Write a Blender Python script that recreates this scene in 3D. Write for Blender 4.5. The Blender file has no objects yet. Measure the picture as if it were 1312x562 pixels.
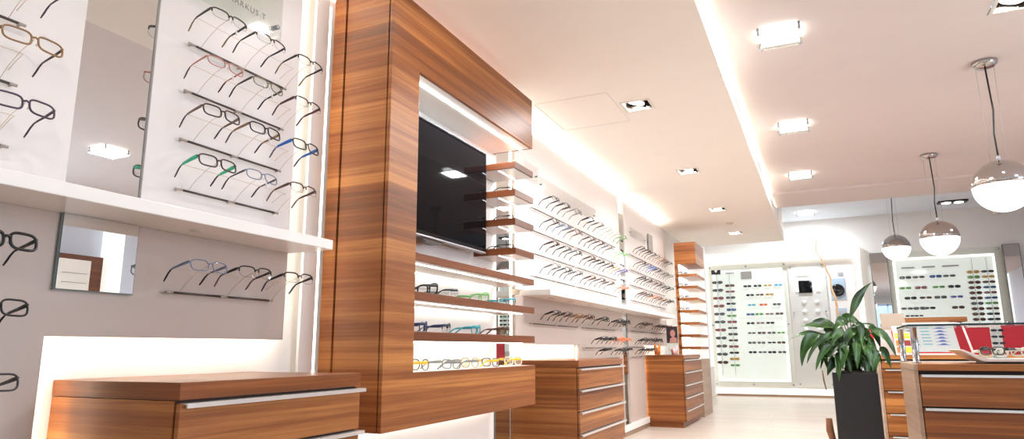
import bpy, bmesh, math, random
from mathutils import Vector, Matrix
random.seed(7)
D = bpy.data
SC = bpy.context.scene
COL = SC.collection
PI = math.pi
S = 0.85            # layout units to metres

# ------------------------------------------------------------------ materials
def lin(c):
    return tuple((v/12.92 if v <= .04045 else ((v+.055)/1.055)**2.4) for v in c)
def rgb(r, g, b):
    return lin((r/255, g/255, b/255)) + (1,)
def mat(name, col, rough=.5, metal=0, spec=.5, emit=None, estr=0, coat=0, bump=0, bscale=60, var=.0, vscale=4):
    m = D.materials.new(name); m.use_nodes = True
    nt = m.node_tree; b = nt.nodes['Principled BSDF']
    b.inputs['Base Color'].default_value = col
    b.inputs['Roughness'].default_value = rough
    b.inputs['Metallic'].default_value = metal
    b.inputs['Specular IOR Level'].default_value = spec
    b.inputs['Coat Weight'].default_value = coat
    if emit:
        b.inputs['Emission Color'].default_value = emit
        b.inputs['Emission Strength'].default_value = estr
    if var or bump:
        g = nt.nodes.new('ShaderNodeNewGeometry')
        n = nt.nodes.new('ShaderNodeTexNoise'); n.inputs['Scale'].default_value = vscale if var else bscale
        n.inputs['Detail'].default_value = 4
        nt.links.new(g.outputs['Position'], n.inputs['Vector'])
        if var:
            r = nt.nodes.new('ShaderNodeValToRGB')
            r.color_ramp.elements[0].position = .3; r.color_ramp.elements[1].position = .7
            r.color_ramp.elements[0].color = tuple(v*(1-var) for v in col[:3]) + (1,)
            r.color_ramp.elements[1].color = tuple(min(1, v*(1+var)) for v in col[:3]) + (1,)
            nt.links.new(n.outputs['Fac'], r.inputs['Fac'])
            nt.links.new(r.outputs['Color'], b.inputs['Base Color'])
        if bump:
            n2 = nt.nodes.new('ShaderNodeTexNoise'); n2.inputs['Scale'].default_value = bscale
            nt.links.new(g.outputs['Position'], n2.inputs['Vector'])
            bp = nt.nodes.new('ShaderNodeBump'); bp.inputs['Strength'].default_value = bump
            bp.inputs['Distance'].default_value = .004
            nt.links.new(n2.outputs['Fac'], bp.inputs['Height'])
            nt.links.new(bp.outputs['Normal'], b.inputs['Normal'])
    return m
def wood(name, dark, mid, light, rough=.32, sc=1.0, edge=False):
    """walnut style veneer: horizontal planks with fine streaks, position driven"""
    m = D.materials.new(name); m.use_nodes = True
    nt = m.node_tree; L = nt.links; N = nt.nodes.new
    b = nt.nodes['Principled BSDF']
    g = N('ShaderNodeNewGeometry')
    def mapped(sx, sz, off):
        mp = N('ShaderNodeMapping'); mp.inputs['Scale'].default_value = (sx, sx, sz)
        mp.inputs['Location'].default_value = (off, off*.7, off*1.3)
        L.new(g.outputs['Position'], mp.inputs['Vector']); return mp.outputs['Vector']
    # plank bands
    wob = N('ShaderNodeTexNoise'); wob.inputs['Scale'].default_value = 1; wob.inputs['Detail'].default_value = 2
    L.new(mapped(1.1*sc, 3.0*sc, 3.1), wob.inputs['Vector'])
    band = N('ShaderNodeTexNoise'); band.inputs['Scale'].default_value = 1; band.inputs['Detail'].default_value = 3
    band.inputs['Roughness'].default_value = .55; band.inputs['Distortion'].default_value = .35
    L.new(mapped(.28*sc, 11*sc, 0), band.inputs['Vector'])
    fine = N('ShaderNodeTexNoise'); fine.inputs['Scale'].default_value = 1; fine.inputs['Detail'].default_value = 6
    fine.inputs['Roughness'].default_value = .7; fine.inputs['Distortion'].default_value = .3
    L.new(mapped(1.1*sc, 62*sc, 7), fine.inputs['Vector'])
    mx = N('ShaderNodeMath'); mx.operation = 'MULTIPLY_ADD'; mx.inputs[1].default_value = .48
    L.new(fine.outputs['Fac'], mx.inputs[0])
    md = N('ShaderNodeMath'); md.operation = 'MULTIPLY'; md.inputs[1].default_value = .54
    L.new(band.outputs['Fac'], md.inputs[0]); L.new(md.outputs[0], mx.inputs[2])
    # per plank shift
    sep = N('ShaderNodeSeparateXYZ'); L.new(g.outputs['Position'], sep.inputs[0])
    pl = N('ShaderNodeMath'); pl.operation = 'MULTIPLY'; pl.inputs[1].default_value = 8.5*sc
    L.new(sep.outputs['Z'], pl.inputs[0])
    fl = N('ShaderNodeMath'); fl.operation = 'FLOOR'; L.new(pl.outputs[0], fl.inputs[0])
    wn = N('ShaderNodeTexWhiteNoise'); wn.noise_dimensions = '1D'; L.new(fl.outputs[0], wn.inputs['W'])
    sh = N('ShaderNodeMath'); sh.operation = 'MULTIPLY_ADD'; sh.inputs[1].default_value = .09
    sh.inputs[2].default_value = -.045; L.new(wn.outputs['Value'], sh.inputs[0])
    ad = N('ShaderNodeMath'); ad.operation = 'ADD'; L.new(mx.outputs[0], ad.inputs[0]); L.new(sh.outputs[0], ad.inputs[1])
    r = N('ShaderNodeValToRGB'); cr = r.color_ramp
    cr.elements[0].position = .30; cr.elements[0].color = dark
    cr.elements[1].position = .72; cr.elements[1].color = light
    e = cr.elements.new(.5); e.color = mid
    L.new(ad.outputs[0], r.inputs['Fac']); L.new(r.outputs['Color'], b.inputs['Base Color'])
    b.inputs['Roughness'].default_value = rough
    b.inputs['Specular IOR Level'].default_value = .4
    return m
def glassy(name, tint=(1, 1, 1, 1), refl=.06, rough=0.0, edge=.5):
    m = D.materials.new(name); m.use_nodes = True
    nt = m.node_tree; nt.nodes.remove(nt.nodes['Principled BSDF'])
    out = nt.nodes['Material Output']
    t = nt.nodes.new('ShaderNodeBsdfTransparent'); t.inputs[0].default_value = tint
    g = nt.nodes.new('ShaderNodeBsdfGlossy'); g.inputs['Roughness'].default_value = rough
    lw = nt.nodes.new('ShaderNodeLayerWeight'); lw.inputs['Blend'].default_value = edge
    mr = nt.nodes.new('ShaderNodeMath'); mr.operation = 'MULTIPLY_ADD'
    mr.inputs[1].default_value = .28; mr.inputs[2].default_value = refl
    nt.links.new(lw.outputs['Fresnel'], mr.inputs[0])
    mx = nt.nodes.new('ShaderNodeMixShader')
    nt.links.new(mr.outputs[0], mx.inputs[0]); nt.links.new(t.outputs[0], mx.inputs[1]); nt.links.new(g.outputs[0], mx.inputs[2])
    nt.links.new(mx.outputs[0], out.inputs[0])
    return m
def emis(name, col, st):
    return mat(name, (.8, .8, .8, 1), .5, emit=col, estr=st)

M = {}
WARM = (1, .90, .74, 1); COOL = (.88, 1, .93, 1); NEUT = (1, .96, .88, 1)
M['wall'] = mat('wall_paint', rgb(236, 231, 226), .6, var=.015)
M['panel'] = mat('white_laminate', rgb(233, 226, 222), .35, var=.012)
M['panel_low'] = mat('shade_toned_laminate', rgb(194, 178, 168), .4, var=.015)  # white laminate with the shade under the shelves put into its colour
M['white'] = mat('white_lacquer', rgb(242, 238, 233), .3)
M['ceil'] = mat('ceiling_paint', rgb(219, 207, 202), .8, var=.012)
M['ceil_back'] = mat('cool_ceiling_paint', rgb(230, 235, 243), .8)
M['soffit'] = mat('soffit_paint', rgb(248, 240, 231), .8, var=.01)
M['wood'] = wood('walnut_veneer', rgb(82, 42, 18), rgb(142, 82, 38), rgb(204, 138, 74), rough=.4)
M['wood_top'] = wood('walnut_edge', rgb(88, 46, 22), rgb(134, 76, 38), rgb(176, 112, 62), sc=1.8)
M['wood_dark'] = wood('shelf_walnut', rgb(78, 40, 20), rgb(110, 60, 32), rgb(138, 80, 44), sc=1.5)
M['wood_pale'] = wood('pale_end_panel', rgb(142, 114, 94), rgb(164, 136, 114), rgb(182, 156, 134), rough=.4)
M['groove'] = mat('dark_groove', rgb(50, 26, 16), .6)
M['alu'] = mat('brushed_aluminium', rgb(226, 222, 218), .3, metal=.55)
M['chrome'] = mat('polished_chrome', rgb(188, 184, 182), .06, metal=1)
M['chrome_dim'] = mat('satin_chrome', rgb(170, 172, 178), .22, metal=1)
M['mirror'] = mat('silver_mirror', rgb(226, 228, 228), .005, metal=1)
M['mirror_edge'] = mat('mirror_edge', rgb(120, 130, 126), .2)
M['screen'] = mat('glossy_black_screen', rgb(9, 10, 14), .03, spec=.12)
M['black'] = mat('black_plastic', rgb(20, 20, 22), .35)
M['black_gloss'] = mat('gloss_black', rgb(14, 14, 16), .12)
M['silver'] = mat('silver_plastic', rgb(176, 174, 178), .3, metal=.4)
M['rail'] = mat('dark_steel', rgb(88, 80, 76), .35, metal=.6)
M['rail_pale'] = mat('pale_steel', rgb(176, 166, 158), .35, metal=.5)
M['brass'] = mat('brass_wire', rgb(204, 180, 150), .35, metal=.3)
M['lens'] = glassy('clear_lens', (.985, .99, .985, 1), .015, 0, .3)
M['plate_clear'] = glassy('clear_plate', (.975, .98, .975, 1), .01, .05, .2)
M['acrylic'] = glassy('clear_acrylic', (.95, .98, .96, 1), .04, .02, .4)
M['frost'] = glassy('frosted_glass', (.955, .97, .95, 1), .01, .05, .25)
M['glass_edge'] = mat('green_glass_edge', rgb(14, 40, 36), .15)
M['floor'] = None
M['pot'] = mat('black_planter', rgb(30, 27, 27), .38, bump=.05)
M['soil'] = mat('potting_soil', rgb(46, 34, 26), .95, bump=.6, bscale=90)
M['stick'] = mat('pale_dry_branch', rgb(206, 172, 132), .7, var=.12, vscale=20)
M['dry'] = mat('dry_leaf', rgb(120, 84, 48), .7)
M['drift'] = mat('driftwood', rgb(146, 96, 66), .8, var=.2, vscale=14, bump=.4, bscale=40)
M['red'] = mat('red_upholstery', rgb(168, 6, 30), .6)
M['red_bright'] = mat('red_lacquer', rgb(226, 34, 26), .4)
M['paper'] = mat('white_paper', rgb(212, 204, 200), .6)
M['beige'] = mat('beige_card', rgb(186, 166, 148), .7, var=.05, vscale=18)
M['sign_grey'] = mat('pale_grey_lettering', rgb(140, 138, 128), .5)
M['logo_grey'] = mat('grey_print', rgb(160, 156, 152), .5)
M['chart_bg'] = mat('chart_paper', rgb(168, 170, 168), .6)
M['chart_blue'] = mat('chart_blue', rgb(66, 80, 140), .6)
M['chart_teal'] = mat('chart_teal', rgb(70, 142, 150), .6)
M['chart_dark'] = mat('chart_slate', rgb(62, 70, 88), .6)
M['lime'] = mat('lime_print', rgb(206, 210, 40), .6)
M['orange'] = mat('orange_print', rgb(226, 130, 60), .6)
M['yellow'] = mat('yellow_print', rgb(240, 200, 60), .6)
M['maroon'] = mat('maroon_print', rgb(140, 44, 40), .6)
M['pink'] = mat('pink_tissue', rgb(236, 190, 190), .7)
M['face'] = mat('portrait_print', rgb(196, 140, 130), .5)
M['photo_dark'] = mat('dark_photo_print', rgb(50, 38, 46), .4)
M['ivory'] = mat('ivory_plastic', rgb(226, 220, 208), .4)
M['led_white'] = emis('white_led_tape', (.96, 1, .96, 1), 14)
M['led_soft'] = emis('soft_led_profile', (1, .99, .95, 1), 3.5)
M['led'] = emis('led_line', (.98, 1, .90, 1), 9)
M['led_cool'] = emis('cool_led_line', (.95, .98, 1, 1), 12)
M['led_back'] = emis('warm_led_tape', (1, .94, .79, 1), 20)
M['tile_light'] = emis('ceiling_panel_diffuser', (.95, 1, .95, 1), 7)
M['lamp'] = emis('spot_lamp', (1, .96, .9, 1), 10)
M['opal'] = emis('opal_glass', (1, .97, .90, 1), 1.1)
M['glow_face'] = emis('glowing_white_face', (.95, 1, .96, 1), .34)
M['reflection_glow'] = emis('bright_lamp_reflection', (1, 1, 1, 1), .8)
M['reflection_dim'] = emis('faint_lamp_reflection', (.95, 1, 1, 1), .12)
M['daylit_wall'] = mat('daylight_tinted_paint', rgb(214, 222, 238), .6)  # bluish daylight on the right wall mixed into its base colour
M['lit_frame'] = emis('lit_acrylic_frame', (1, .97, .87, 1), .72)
M['blue_tex'] = mat('pale_blue_print', rgb(176, 194, 210), .4)
M['reflector'] = mat('dark_reflector', rgb(176, 166, 158), .25, metal=1)
M['window_frame'] = mat('blue_grey_frame', rgb(150, 176, 206), .4)
M['sticker'] = mat('white_sticker', rgb(246, 244, 240), .5)

def leafmat():
    m = D.materials.new('leaf_green'); m.use_nodes = True
    nt = m.node_tree; b = nt.nodes['Principled BSDF']
    g = nt.nodes.new('ShaderNodeNewGeometry'); n = nt.nodes.new('ShaderNodeTexNoise')
    n.inputs['Scale'].default_value = 9; n.inputs['Detail'].default_value = 3
    nt.links.new(g.outputs['Position'], n.inputs['Vector'])
    r = nt.nodes.new('ShaderNodeValToRGB')
    r.color_ramp.elements[0].position = .35; r.color_ramp.elements[0].color = rgb(18, 42, 11)
    r.color_ramp.elements[1].position = .68; r.color_ramp.elements[1].color = rgb(58, 96, 30)
    nt.links.new(n.outputs['Fac'], r.inputs['Fac']); nt.links.new(r.outputs['Color'], b.inputs['Base Color'])
    b.inputs['Roughness'].default_value = .32
    b.inputs['Transmission Weight'].default_value = 0
    return m
M['leaf'] = leafmat()
def floormat():
    m = D.materials.new('pale_plank_floor'); m.use_nodes = True
    nt = m.node_tree; L = nt.links; N = nt.nodes.new; b = nt.nodes['Principled BSDF']
    g = N('ShaderNodeNewGeometry')
    mp = N('ShaderNodeMapping'); mp.inputs['Scale'].default_value = (1, 1, 1)
    L.new(g.outputs['Position'], mp.inputs['Vector'])
    br = N('ShaderNodeTexBrick'); br.offset = .37
    br.inputs['Scale'].default_value = 1; br.inputs['Brick Width'].default_value = 1.2; br.inputs['Row Height'].default_value = .17
    br.inputs['Mortar Size'].default_value = .002; br.inputs['Bias'].default_value = 0
    br.inputs['Color1'].default_value = rgb(222, 210, 199); br.inputs['Color2'].default_value = rgb(208, 194, 181)
    br.inputs['Mortar'].default_value = rgb(180, 162, 142)
    L.new(mp.outputs[0], br.inputs['Vector'])
    m2 = N('ShaderNodeMapping'); m2.inputs['Scale'].default_value = (2.5, 40, 1); L.new(g.outputs['Position'], m2.inputs['Vector'])
    n = N('ShaderNodeTexNoise'); n.inputs['Scale'].default_value = 1; n.inputs['Detail'].default_value = 5
    L.new(m2.outputs[0], n.inputs['Vector'])
    r = N('ShaderNodeValToRGB'); r.color_ramp.elements[0].color = (.86, .84, .82, 1); r.color_ramp.elements[1].color = (1.0, 1.0, 1.0, 1)
    r.color_ramp.elements[0].position = .35; r.color_ramp.elements[1].position = .65
    L.new(n.outputs['Fac'], r.inputs['Fac'])
    mx = N('ShaderNodeMix'); mx.data_type = 'RGBA'; mx.blend_type = 'MULTIPLY'; mx.inputs[0].default_value = 1
    L.new(br.outputs['Color'], mx.inputs[6]); L.new(r.outputs['Color'], mx.inputs[7])
    L.new(mx.outputs[2], b.inputs['Base Color'])
    b.inputs['Roughness'].default_value = .28; b.inputs['Specular IOR Level'].default_value = .45
    return m
M['floor'] = floormat()

# ------------------------------------------------------------------ geometry helper
class MB:
    def __init__(s): s.v = []; s.f = []; s.m = []; s.sm = []
    def add(s, vs, fs, m=0, smooth=False):
        o = len(s.v); s.v += [tuple(v) for v in vs]
        for f in fs:
            s.f.append(tuple(i+o for i in f)); s.m.append(m); s.sm.append(smooth)
        return s
    def box(s, x0, x1, y0, y1, z0, z1, m=0):
        vs = [(x0,y0,z0),(x1,y0,z0),(x1,y1,z0),(x0,y1,z0),(x0,y0,z1),(x1,y0,z1),(x1,y1,z1),(x0,y1,z1)]
        return s.add(vs, [(3,2,1,0),(4,5,6,7),(0,1,5,4),(1,2,6,5),(2,3,7,6),(3,0,4,7)], m)
    def prism(s, poly, a0, a1, axis, m=0):
        """polygon in the two other axes (cyclic order), extruded along axis"""
        def P(u, w, a):
            return {0: (a, u, w), 1: (u, a, w), 2: (u, w, a)}[axis]
        n = len(poly)
        vs = [P(u, w, a0) for u, w in poly] + [P(u, w, a1) for u, w in poly]
        fs = [tuple(range(n))[::-1], tuple(range(n, 2*n))] + [(i, (i+1) % n, (i+1) % n+n, i+n) for i in range(n)]
        return s.add(vs, fs, m)
    def tube(s, pts, r, seg=8, closed=False, m=0, flat=None, cap=True, up=None):
        """flat=(a,b): elliptical section, b along 'up'"""
        P = [Vector(p) for p in pts]; n = len(P)
        rs = r if isinstance(r, (list, tuple)) else [r]*n
        vs = []; prev = None
        for i in range(n):
            if closed: t = P[(i+1) % n]-P[i-1]
            else: t = P[min(i+1, n-1)]-P[max(i-1, 0)]
            if t.length < 1e-9: t = Vector((0, 0, 1))
            t.normalize()
            ref = Vector(up) if up else (prev if prev is not None else (Vector((0, 0, 1)) if abs(t.z) < .9 else Vector((1, 0, 0))))
            a = t.cross(ref)
            if a.length < 1e-6: a = t.cross(Vector((1, .3, .2)))
            a.normalize(); b = a.cross(t).normalized()
            prev = b
            fa, fb = flat if flat else (1, 1)
            for k in range(seg):
                an = 2*PI*k/seg
                vs.append(P[i]+a*(math.cos(an)*rs[i]*fa)+b*(math.sin(an)*rs[i]*fb))
        fs = []
        for i in range(n if closed else n-1):
            j = (i+1) % n
            for k in range(seg):
                l = (k+1) % seg
                fs.append((i*seg+k, j*seg+k, j*seg+l, i*seg+l))
        s.add(vs, fs, m, True)
        if not closed and cap:
            o = len(s.v)-len(vs)
            s.f += [tuple(o+k for k in range(seg)), tuple(o+(n-1)*seg+k for k in range(seg))[::-1]]
            s.m += [m, m]; s.sm += [False, False]
        return s
    def lathe(s, prof, c, seg=24, m=0, mat_rot=None, smooth=True):
        vs = []; n = len(prof)
        for r, z in prof:
            for k in range(seg):
                an = 2*PI*k/seg
                p = Vector((r*math.cos(an), r*math.sin(an), z))
                if mat_rot: p = mat_rot @ p
                vs.append(p+Vector(c))
        fs = []
        for i in range(n-1):
            for k in range(seg):
                l = (k+1) % seg
                fs.append((i*seg+k, i*seg+l, (i+1)*seg+l, (i+1)*seg+k))
        if prof[0][0] > 1e-4: fs.append(tuple(range(seg))[::-1])
        if prof[-1][0] > 1e-4: fs.append(tuple((n-1)*seg+k for k in range(seg)))
        return s.add(vs, fs, m, smooth)
    def quad(s, a, b, c, d, m=0): return s.add([a, b, c, d], [(0, 1, 2, 3)], m)
    def mesh(s, name, mats, off=(0, 0, 0)):
        me = D.meshes.new(name)
        me.from_pydata([(v[0]-off[0], v[1]-off[1], v[2]-off[2]) for v in s.v], [], s.f)
        for mm in mats: me.materials.append(mm)
        for p, mi, sm in zip(me.polygons, s.m, s.sm): p.material_index = mi; p.use_smooth = sm
        bm = bmesh.new(); bm.from_mesh(me)
        bmesh.ops.remove_doubles(bm, verts=bm.verts, dist=1e-6)
        bmesh.ops.recalc_face_normals(bm, faces=bm.faces)
        bm.to_mesh(me); bm.free(); me.update()
        return me
    def build(s, name, mats, parent=None, bevel=0, local=False):
        if not isinstance(mats, (list, tuple)): mats = [mats]
        if parent is not None and not local:
            off = Vector(parent['_o'])
        elif parent is None:
            xs = [v[0] for v in s.v]; ys = [v[1] for v in s.v]; zs = [v[2] for v in s.v]
            off = Vector(((min(xs)+max(xs))/2, (min(ys)+max(ys))/2, min(zs)))
        else: off = Vector((0, 0, 0))
        o = D.objects.new(name, s.mesh(name, mats, off)); COL.objects.link(o)
        o['_o'] = tuple(off)
        if parent is not None:
            o.parent = parent
            po = Vector(parent['_o'])
            if not local: o.location = (0, 0, 0)
        else: o.location = off
        if bevel:
            bv = o.modifiers.new('bevel', 'BEVEL'); bv.width = bevel; bv.segments = 2
            bv.limit_method = 'ANGLE'; bv.angle_limit = math.radians(40)
        return o
def thing(name, label, cat, loc, group=None, rot=None):
    o = D.objects.new(name, None); COL.objects.link(o); o.location = loc; o['_o'] = tuple(loc)
    o.empty_display_size = .05
    if rot: o.rotation_euler = rot
    return tag(o, label, cat, group)
def tag(o, label, cat, group=None):
    o['label'] = label; o['category'] = cat
    if group: o['group'] = group
    return o
def struct(o): o['kind'] = 'structure'; return o
ORD = ['first','second','third','fourth','fifth','sixth','seventh','eighth','ninth','tenth','eleventh','twelfth','thirteenth','fourteenth']
def area(name, loc, size, power, col, rot, size_y=None, spread=None):
    l = D.lights.new(name, 'AREA'); l.energy = power; l.color = col[:3]; l.size = size
    if size_y: l.shape = 'RECTANGLE'; l.size_y = size_y
    if spread: l.spread = spread
    o = D.objects.new(name, l); COL.objects.link(o); o.location = loc; o.rotation_euler = rot
    return o

# ------------------------------------------------------------------ setting
XR, YF, YB = 7.4, -3.6, 15.5
ZC, ZS, ZR = 3.2, 2.95, 3.7
DL = [.58, 2.85, 5.12, 7.39, 9.70, 11.87]         # soffit spot rows
struct(MB().box(-.2, XR+.1, YF-.1, YB+.2, -.08, 0).build('floor', M['floor']))
struct(MB().box(-.22, -.10, YF, YB+.2, 0, 3.9).build('wall_left', M['wall']))
struct(MB().box(-.2, XR+.1, YB, YB+.12, 0, 3.9).build('wall_back', M['wall']))
struct(MB().box(XR, XR+.12, YF, YB, 0, 3.9).build('wall_right', M['daylit_wall']))
# front wall with a wide shop window
w = MB()
w.box(-.2, .9, YF-.12, YF, 0, 3.9); w.box(6.9, XR, YF-.12, YF, 0, 3.9)
w.box(.9, 6.9, YF-.12, YF, 0, .35); w.box(.9, 6.9, YF-.12, YF, 2.9, 3.9)
struct(w.build('wall_front', M['wall']))
w1 = struct(MB().box(.9, 6.9, YF-.07, YF-.06, .35, 2.9).build('window_1', M['acrylic']))
fr = MB()
for x in (.9, 2.9, 4.9, 6.84): fr.box(x, x+.06, YF-.1, YF-.02, .35, 2.9)
fr.box(.9, 6.9, YF-.1, YF-.02, .35, .42); fr.box(.9, 6.9, YF-.1, YF-.02, 2.84, 2.9)
fr.build('window_frame', M['window_frame'], w1)

def slab_with_holes(xs, ys, z0, z1, holes):
    b = MB()
    for i in range(len(xs)-1):
        for j in range(len(ys)-1):
            if (i, j) in holes: continue
            b.box(xs[i], xs[i+1], ys[j], ys[j+1], z0, z1)
    return b
hw = .115
ys = [YF]
for y in DL: ys += [y-hw, y+hw]
ys += [13.2]
sx = [-.1, .955-hw, .955+hw, 1.665]
holes = {(1, 2*k+1) for k in range(len(DL))}
b = slab_with_holes(sx, ys, ZS, ZS+.03, holes)
b.box(1.635, 1.665, YF, 13.2, ZS+.03, ZS+.165); b.box(1.58, 1.6, YF, 13.2, ZS+.03, ZC+.3); b.box(1.6, 1.64, YF, 13.2, ZS+.12, ZS+.13); b.box(-.1, 1.665, 13.17, 13.2, ZS+.03, ZR)
struct(b.build('ceiling_soffit', M['soffit']))
RX, RY = [1.6, 3.36, 3.62, XR], [YF, 4.87, 5.13, 11.1]
b = slab_with_holes(RX, RY, ZC, ZC+.05, {(1, 1)})
b.box(1.60, XR, 11.05, 11.1, ZC+.05, ZR)
struct(b.build('ceiling', M['ceil']))
struct(MB().box(1.665, XR, 10.1, 11.1, ZC-.03, ZC).build('trim_1', M['ceil']))
struct(MB().box(-.1, XR, 11.1, YB, ZR, ZR+.06).build('ceiling_back', M['ceil_back']))
struct(MB().box(-.1, .012, 6.29, 10.5, 0, .06).build('baseboard_left', M['wood_pale']))
struct(MB().box(-.14, 7.3, 15.36, 15.5, 0, .05).build('baseboard_back', M['wood_pale']))

# ------------------------------------------------------------------ left wall cladding
def led_tape(b, x0, x1, y0, y1, z0, z1, parent, m='led_back'):
    MB().box(x0, x1, y0, y1, z0, z1).build('led_tape', M[m], parent)
def panel(name, label, poly, m='panel', tapes=(), x0=-.03, x1=0, cat='wall panel'):
    o = MB().prism(poly, x0, x1, 0).build(name, M[m], bevel=.002)
    tag(o, label, cat)
    for t in tapes: led_tape(None, *t, o)
    return o
def rect(y0, y1, z0, z1): return [(y0, z0), (y1, z0), (y1, z1), (y0, z1)]
panel('display_board', 'white upper wall panel left of the tall mirror strip, nearest the camera', rect(-.9, 1.288, 1.478, 2.85),
      tapes=[(-.045, -.032, -.9, 1.25, 2.82, 2.835)])
panel('display_board', 'white upper wall panel with four short eyewear rails beside the walnut frame', rect(1.552, 2.292, 1.478, 2.85),
      tapes=[(-.045, -.032, 2.255, 2.268, 1.5, 2.83), (-.045, -.032, 1.56, 2.25, 2.82, 2.835)])
panel('lower_display_board', 'shade-toned white lower wall panel under the near white shelf, cut around the walnut drawers',
      [(-.9, 0), (1.284, 0), (1.284, 1.048), (2.292, 1.048), (2.292, 1.435), (-.9, 1.435)], 'panel_low',
      tapes=[(-.045, -.032, 1.3, 2.25, 1.07, 1.083), (-.045, -.032, 1.245, 1.258, .02, 1.02), (-.045, -.032, 2.255, 2.268, 1.07, 1.42)])
panel('cover_strip', 'slim white cover strip in the glowing gap beside the walnut frame', rect(2.455, 2.552, 0, 2.85), 'white', x0=-.07, x1=-.055, cat='trim strip')
panel('display_board', 'plain white panel under the wall mounted walnut frame', rect(2.58, 4.40, 0.0, .60), 'panel')
panel('display_board', 'small plain white panel beside the top end of the walnut frame', rect(4.362, 4.70, 2.62, 2.85), 'panel',
      tapes=[(-.045, -.032, 4.38, 4.68, 2.82, 2.835)])
panel('display_board', 'long white upper wall panel with rows of frames right of the walnut frame', rect(4.78, 7.875, 1.47, 2.85),
      tapes=[(-.045, -.032, 4.80, 4.813, 1.5, 2.8), (-.045, -.032, 4.8, 7.85, 2.82, 2.835)])
panel('lower_display_board', 'pale lower wall panel under the far shelf, cut around the middle drawers',
      [(4.78, 1.04), (6.29, 1.04), (6.29, .07), (7.875, .07), (7.875, 1.425), (4.78, 1.425)], 'panel_low',
      tapes=[(-.045, -.032, 4.82, 6.25, 1.06, 1.073), (-.045, -.032, 6.31, 6.323, .1, 1.03), (-.045, -.032, 4.80, 4.813, 1.08, 1.4)])
panel('display_board', 'far white upper wall panel between tall mirror strip and walnut shelf tower', rect(8.125, 10.40, 1.47, 2.85),
      tapes=[(-.045, -.032, 10.36, 10.373, 1.5, 2.8), (-.045, -.032, 8.15, 10.35, 2.82, 2.835)])
panel('lower_display_board', 'far pale lower wall panel behind the farthest walnut drawers',
      [(8.125, .07), (8.93, .07), (8.93, 1.04), (10.40, 1.04), (10.40, 1.425), (8.125, 1.425)], 'panel_low',
      tapes=[(-.045, -.032, 8.98, 10.35, 1.06, 1.073), (-.045, -.032, 8.90, 8.913, .1, 1.02), (-.045, -.032, 10.36, 10.373, 1.1, 1.4)])
panel('plinth_board', 'low white plinth board along the wall floor beside the far drawers', rect(6.30, 8.95, .06, .13), 'white', x0=0.0, x1=.03, cat='plinth')

def mirror(label, y0, y1, z0, z1, x=-.004, cat='mirror'):
    r = MB().box(x-.02, x-.002, y0-.004, y1+.004, z0-.004, z1+.004).build('wall_mirror', M['mirror_edge'])
    tag(r, label, cat)
    MB().box(x-.002, x+.002, y0, y1, z0, z1).build('mirror_glass', M['mirror'], r)
mirror('tall mirror strip between two white panels above the near shelf', 1.292, 1.548, 1.50, 2.84, x=-.012)
mirror('small square mirror on the shade-toned panel under the near white shelf', 1.288, 1.546, 1.195, 1.434, x=.014)
mirror('tall mirror strip just beyond the walnut frame, behind its open end', 4.445, 4.69, .03, 2.60, x=-.012)
mirror('narrow tall mirror strip splitting the far glasses wall in two', 7.882, 8.118, .70, 2.66, x=-.012)

def wallshelf(label, y0, y1, z0, z1, pucks):
    r = MB().box(-.03, .24, y0, y1, z0, z1).build('floating_shelf', M['white'], bevel=.003)
    tag(r, label, 'shelf')
    for y in pucks:
        MB().lathe([(.026, z0-.004), (.026, z0+.002)], (.12, y, 0), 16).build('puck_light', M['ivory'], r)
    return r
wallshelf('thick white floating shelf nearest the camera, under the upper panels', -.9, 2.31, 1.435, 1.478, (.2, .9, 1.7))
wallshelf('long white floating shelf on the far glasses wall beyond the walnut frame', 4.93, 9.9, 1.425, 1.47, (5.25, 5.75, 6.3, 6.9, 7.5, 8.6, 9.4))

# brand plate on the near panel
bp = MB().box(.028, .036, 1.62, 2.13, 2.375, 2.62).build('brand_plate', M['frost'])
tag(bp, 'frosted glass brand plate with grey lettering above the top row of glasses', 'sign')
for y in (1.65, 2.10):
    MB().lathe([(.012, 0), (.012, .045), (.009, .05)], (0, 0, 0), 14, mat_rot=Matrix.Rotation(PI/2, 3, 'Y')).v
    s_ = MB().lathe([(.011, 0), (.011, .044), (.008, .048)], (0.0, y, 2.44 if y > 2 else 2.40), 14, mat_rot=Matrix.Rotation(PI/2, 3, 'Y'))
    s_.build('standoff_screw', M['chrome_dim'], bp)
def text_mesh(txt, size, name, m, parent, P, ax, ay, extr=.0008, align='CENTER'):
    cu = D.curves.new('txt', 'FONT'); cu.body = txt; cu.size = size; cu.align_x = align; cu.align_y = 'CENTER'; cu.extrude = extr
    cu.space_character = 1.25
    o = D.objects.new('txt', cu); COL.objects.link(o)
    dg = bpy.context.evaluated_depsgraph_get(); dg.update()
    me = D.meshes.new_from_object(o.evaluated_get(dg))
    D.objects.remove(o); D.curves.remove(cu)
    ax, ay = Vector(ax), Vector(ay); az = ax.cross(ay)
    po = Vector(parent['_o'])
    for v in me.vertices:
        c = v.co.copy(); v.co = Vector(P)+ax*c.x+ay*c.y+az*c.z-po
    me.name = name; me.materials.clear(); me.materials.append(m)
    r = D.objects.new(name, me); COL.objects.link(r); r.parent = parent; r['_o'] = tuple(po)
    return r
text_mesh('MARKUS T', .037, 'lettering', M['sign_grey'], bp, (.0375, 2.03, 2.452), (0, 1, 0), (0, 0, 1), align='RIGHT')

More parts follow.
